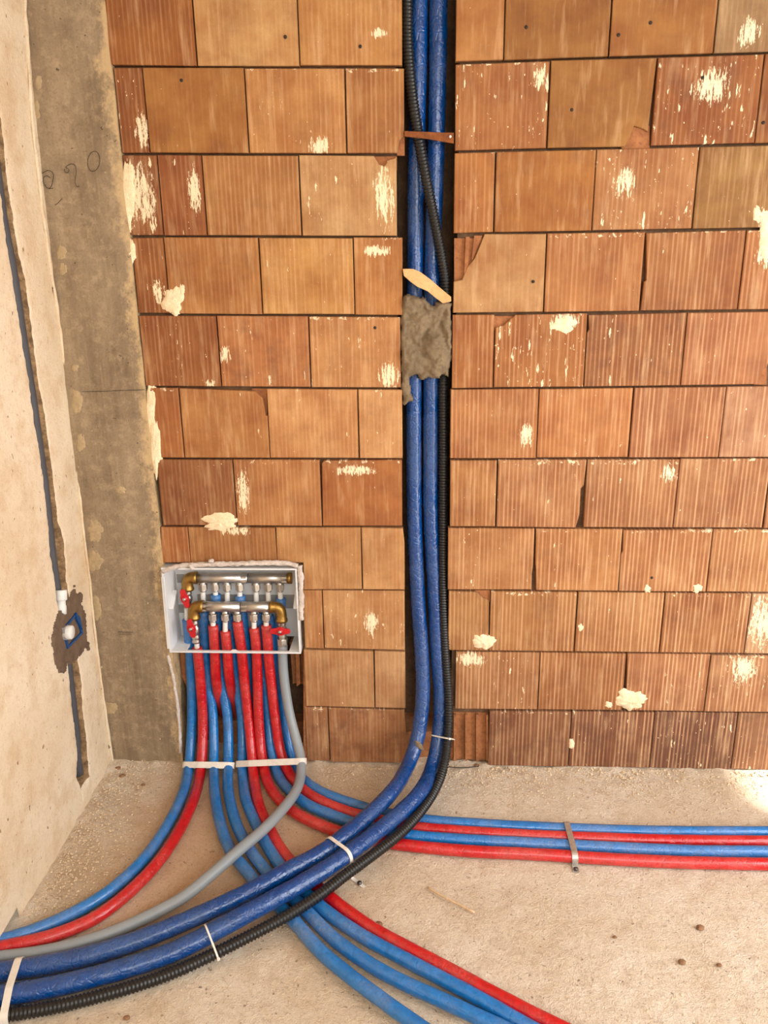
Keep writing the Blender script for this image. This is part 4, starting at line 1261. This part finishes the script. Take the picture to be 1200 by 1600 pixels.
def shard(poly, y, thick, name, label, cat, mat, bevel=0.001, slope=0.0):
    mb = MB()
    mb.prism([at_y(p[0], p[1], y + slope * i) for i, p in enumerate(poly)], (0, 1, 0), thick)
    return tag(mb.build(name, M[mat], None, bevel), label, cat)
shard([(629,420),(645,420),(657,425),(672,436),(688,450),(705,464),(705,471),(692,474),(680,465),(668,455),(652,448),(641,440),(631,431)], -0.012, 0.010, 'wooden_wedge', 'pale split wooden wedge above the mortar in the channel', 'wedge', 'wood')
rb = shard([(632,204.5),(668,206),(690,207),(709,207),(709,224),(699,222.5),(668,217),(632,213)], -0.010, 0.006, 'iron_bar', 'rusty flat iron bar across the pipe channel', 'bar', 'rust')
c_ = at_y(703.5, 213.5, -0.0105)
MB().tube([c_, c_ + Vector((0, -0.002, 0))], 0.0035, 8).build('nail_head', M['tie'], rb)
# crumbs of mortar fallen on the pipe bend
def chunk(pos, size, seed, name, label, cat, mat, stretch=(1, 1, 1), group=None, rot=0.0):
    bm = bmesh.new()
    bmesh.ops.create_icosphere(bm, subdivisions=2, radius=1.0)
    for v in bm.verts:
        n_ = 1 + 0.32 * noise.noise(v.co * 1.3 + Vector((seed, 0, 0))) + 0.15 * noise.noise(v.co * 3.5 + Vector((0, seed, 0)))
        v.co = Vector((v.co.x * stretch[0], v.co.y * stretch[1], v.co.z * stretch[2])) * (size * n_)
    me = bpy.data.meshes.new(name); bm.to_mesh(me); bm.free()
    o = link(name, me, None, M[mat]); o.location = pos; o.rotation_euler = (0, rot, 0)
    return tag(o, label, cat, group)
qc, tc = nearest(PIPES['Q1'], at_y(655, 1165, -.09))
chunk(qc + Vector((0.012, -0.018, 0.014)), 0.010, 4, 'mortar_crumb', 'flake of dried mortar stuck on the blue pipe bend', 'mortar', 'mortar', (0.8, 0.4, 2.0), rot=-0.6)

# ------------------------------------------------------------------ electrical box and conduit in the left wall
LN = Vector((1, -LW_S, 0)).normalized()
def left_patch(poly, off, thick, name, label, cat, mat, seed):
    W = [at_left(p[0], p[1], 0) for p in poly]
    P = [(w.y, w.z) for w in W]
    step = 0.005
    y0, y1 = min(p[0] for p in P), max(p[0] for p in P); z0, z1 = min(p[1] for p in P), max(p[1] for p in P)
    def inside(x, z):
        c = False
        for i in range(len(P)):
            a, b = P[i], P[i-1]
            if (a[1] > z) != (b[1] > z) and x < (b[0]-a[0]) * (z-a[1]) / (b[1]-a[1]) + a[0]: c = not c
        return c
    idx, vv, ff = {}, [], []
    ny, nz = int((y1-y0)/step)+1, int((z1-z0)/step)+1
    for j in range(nz+1):
        for i in range(ny+1):
            y, z = y0 + i*step, z0 + j*step
            jy = y + 0.012*noise.noise((y*55, z*55, seed)); jz = z + 0.012*noise.noise((y*55, z*55, seed+5))
            if inside(jy, jz):
                h = off + 0.003*noise.noise((y*25, z*25, 2)) + 0.0015*noise.noise((y*90, z*90, 6))
                idx[(i,j)] = len(vv); vv.append((LW_X + lean(z) + LW_S*y + h, y, z))
    for j in range(nz):
        for i in range(ny):
            ks = [(i,j),(i+1,j),(i+1,j+1),(i,j+1)]
            if all(k in idx for k in ks): ff.append(tuple(idx[k] for k in ks))
    bm = bmesh.new(); bv = [bm.verts.new(v) for v in vv]
    for q in ff: bm.faces.new([bv[k] for k in q])
    r = bmesh.ops.extrude_edge_only(bm, edges=[e for e in bm.edges if len(e.link_faces) == 1])
    for v in [g for g in r['geom'] if isinstance(g, bmesh.types.BMVert)]: v.co.x -= thick
    bmesh.ops.delete(bm, geom=[v for v in bm.verts if not v.link_faces], context='VERTS')
    bmesh.ops.recalc_face_normals(bm, faces=bm.faces)
    for fc in bm.faces: fc.smooth = True
    me = bpy.data.meshes.new(name); bm.to_mesh(me); bm.free()
    return tag(link(name, me, None, M[mat]), label, cat)
left_patch([(98,953),(103,944),(107,930),(112,919),(116,922),(121,930),(125,922),(127,930),(124,946),(129,955),(133,962),(132,976),(134,990),(134,1000),(139,1006),(139,1014),(136,1022),(132,1010),(128,1020),(119,1030),(112,1035),(104,1038),(99,1052),(90,1052),(85,1038),(82,1022),(79,1005),(82,988),(86,970),(90,958)],
           0.006, 0.03, 'mortar_patch', 'brown mortar patch on the plastered wall round the blue box', 'mortar', 'mortar_brown', 2)
jb = [(120,957),(130.5,989),(106,1014),(99.5,982)]
c0 = at_left(112.5, 986, 0)
root = empty('junction_box', 'blue plastic electrical box set in the brown mortar patch', 'box', c0)
Wb = [at_left(p[0], p[1], 0.010) for p in jb]
ctr = sum(Wb, Vector()) / 4
for i in range(4):
    a, b = Wb[i], Wb[(i+1) % 4]
    k = 0.80 if i != 3 else 0.90
    ai, bi = ctr + (a - ctr) * 0.80, ctr + (b - ctr) * 0.80
    MB().prism([a, b, bi, ai], -LN, 0.02).build('frame_side', M['box_blue'], root)
p = at_left(125, 965, 0.012)
MB().prism([at_left(119,958,.0125), at_left(126,965,.0125), at_left(129,984,.0125), at_left(121,968,.0125)], -LN, 0.01).build('corner_tab', M['box_blue'], root)
MB().prism([at_left(100,981,.0135), at_left(107,976,.0135), at_left(107,1000,.0135), at_left(103,1000,.0135)], -LN, 0.01).build('lid_remnant', M['grey_panel'], root)
c1 = at_left(113, 988, 0.006)
e1 = at_left(113, 988, 0.026)
rad_ = abs(at_left(113, 976.5, 0.026).z - at_left(113, 999.5, 0.026).z) / 2
MB().tube([e1 - LN * 0.026, e1 - LN * 0.002, e1], [rad_, rad_, rad_ * 0.92], 24).build('cap', M['white_pipe'], root)['label'] = 'round white cap'
# grey conduit lying in the groove, in two visible lengths
def groove_pipe(zs, label):
    pts = []
    for z in zs:
        yn, yf = interp(NZ, z), interp(FZ, z)
        y = yn + min(0.046, (yf - yn) * 0.78)
        pts.append(Vector((LW_X + lean(z) + LW_S * y - 0.024, y, z)))
    q = spline(pts, 0.02)
    return tag(MB().tube(q, 0.0165, 14).build('conduit_pipe', M['conduit']), label, 'pipe')
za, zb_ = at_left(95, 925, -0.01).z, at_left(10, 250, 0).z
groove_pipe([za + (1.98 - za) * k / 12 for k in range(13)], 'grey conduit in the wall groove above the blue box')
zc_, zd = at_left(108, 1045).z, at_left(124, 1226).z
groove_pipe([zd + (zc_ - zd) * k / 6 for k in range(7)], 'grey conduit in the wall groove below the blue box')
zt = za
yn, yf = interp(NZ, zt), interp(FZ, zt)
yc = yn + (yf - yn) * 0.42
T_ = at_left(94.5, 922, -0.008); B0 = at_left(95, 955, -0.006)
root = empty('conduit_coupling', 'white plastic coupling at the conduit end above mortar patch', 'coupling', B0)
d_ = (B0 - T_)
MB().tube([T_, T_ + d_ * 0.05, T_ + d_ * 0.45, T_ + d_ * 0.5], [0.0165, 0.0175, 0.0175, 0.015], 20).build('socket', M['white_pipe'], root)
MB().tube([T_ + d_ * 0.48, T_ + d_ * 0.7, T_ + d_ * 0.78, T_ + d_ * 1.15], [0.0135, 0.0135, 0.0155, 0.0150], 20).build('neck', M['white_pipe'], root)

# ------------------------------------------------------------------ rubble, chips and straw on the floor
def grit():
    r = random.Random(5)
    vv, ff = [], []
    def bit(x, y, z, s):
        b = len(vv)
        pts = [(1,0,0),(-1,0,0),(0,1,0),(0,-1,0),(0,0,1),(0,0,-1)]
        a = r.uniform(0, 6.28); ca, sa = math.cos(a), math.sin(a)
        for p in pts:
            k = s * r.uniform(0.55, 1.2)
            vv.append((x + k*(p[0]*ca - p[1]*sa), y + k*(p[0]*sa + p[1]*ca), z + k*p[2]*0.7))
        for q in ((0,2,4),(2,1,4),(1,3,4),(3,0,4),(2,0,5),(1,2,5),(3,1,5),(0,3,5)):
            ff.append(tuple(b + i for i in q))
    for _ in range(2600):      # along the wall base
        x = r.uniform(-0.32, 1.5); y = -abs(r.gauss(0, 0.09)) - 0.004
        bit(x, y, 0.002, r.uniform(0.0014, 0.0042))
    for _ in range(1700):       # corner by the side wall
        y = -r.uniform(0.0, 0.85); x = LW_X + LW_S * y + abs(r.gauss(0, 0.09)) + 0.01
        bit(x, y, 0.004, r.uniform(0.0014, 0.0044))
    for _ in range(2400):      # open floor
        bit(r.uniform(-0.6, 1.4), r.uniform(-1.3, -0.2), 0.0, r.uniform(0.0012, 0.0030))
    for _ in range(110):       # coarser crumbs swept against both walls
        bit(r.uniform(-0.3, 1.4), -abs(r.gauss(0, 0.03)) - 0.006, 0.003, r.uniform(0.004, 0.007))
    for _ in range(70):
        y = -r.uniform(0.0, 0.7); bit(LW_X + LW_S * y + abs(r.gauss(0, 0.06)) + 0.015, y, 0.005, r.uniform(0.003, 0.006))
    me = bpy.data.meshes.new('grit'); me.from_pydata(vv, [], ff)
    return tag(link('grit', me, None, M['grit']), 'fine sand and grit scattered over the floor', 'grit', kind='stuff')
grit()
CH = [(185,1200,.008,'dark stone chip at the foot of the concrete column'), (191,1212,.008,'dark stone chip in front of the concrete column, nearer one'),
      (1094,1449,.008,'brown stone chip far right on the open floor, upper one'), (1066,1503,.007,'brown stone chip far right on the open floor, larger pale one'), (1124,1508,.005,'small reddish chip right of the pale brown stone chip'),
      (961,1464,.004,'tiny dark chip in the middle of the open floor on the right'), (592,1444,.008,'dark crumb beside the red pipe running forward'), (782,1553,.006,'small dark chip right of the red pipe near the bottom'),
      (198,1590,.006,'brown pebble at the bottom left in front of black hose'), (866,1289,.007,'grey crumb behind the metal strap on the pipes'),
      (745,1196,.007,'mortar crumb at the foot of the brick wall right of channel'), (224,1226,.005,'small pale pebble on the dirt left of the pipes')]
for i, (px, py, s, lb) in enumerate(CH):
    chunk(at_z(px, py, s * 0.4), s, 50 + i * 3, 'stone_chip', lb, 'stone', 'stone', (1.25, 0.9, 0.7))
q = spline([at_z(668, 1386, .004), at_z(690, 1400, .006), at_z(715, 1412, .005), at_z(742, 1426, .003)], 0.01)
tag(MB().tube(q, 0.0026, 8).build('dry_twig', M['straw']), 'thin pale dry twig lying on the bare floor', 'twig')
q = spline([at_z(700, 1198, .006), at_z(715, 1200, .007), at_z(735, 1199, .006), at_z(748, 1197, .005)], 0.01)
tag(MB().tube(q, 0.0015, 6).build('wire_end', M['black']), 'short black wire end at the foot of the channel', 'wire')
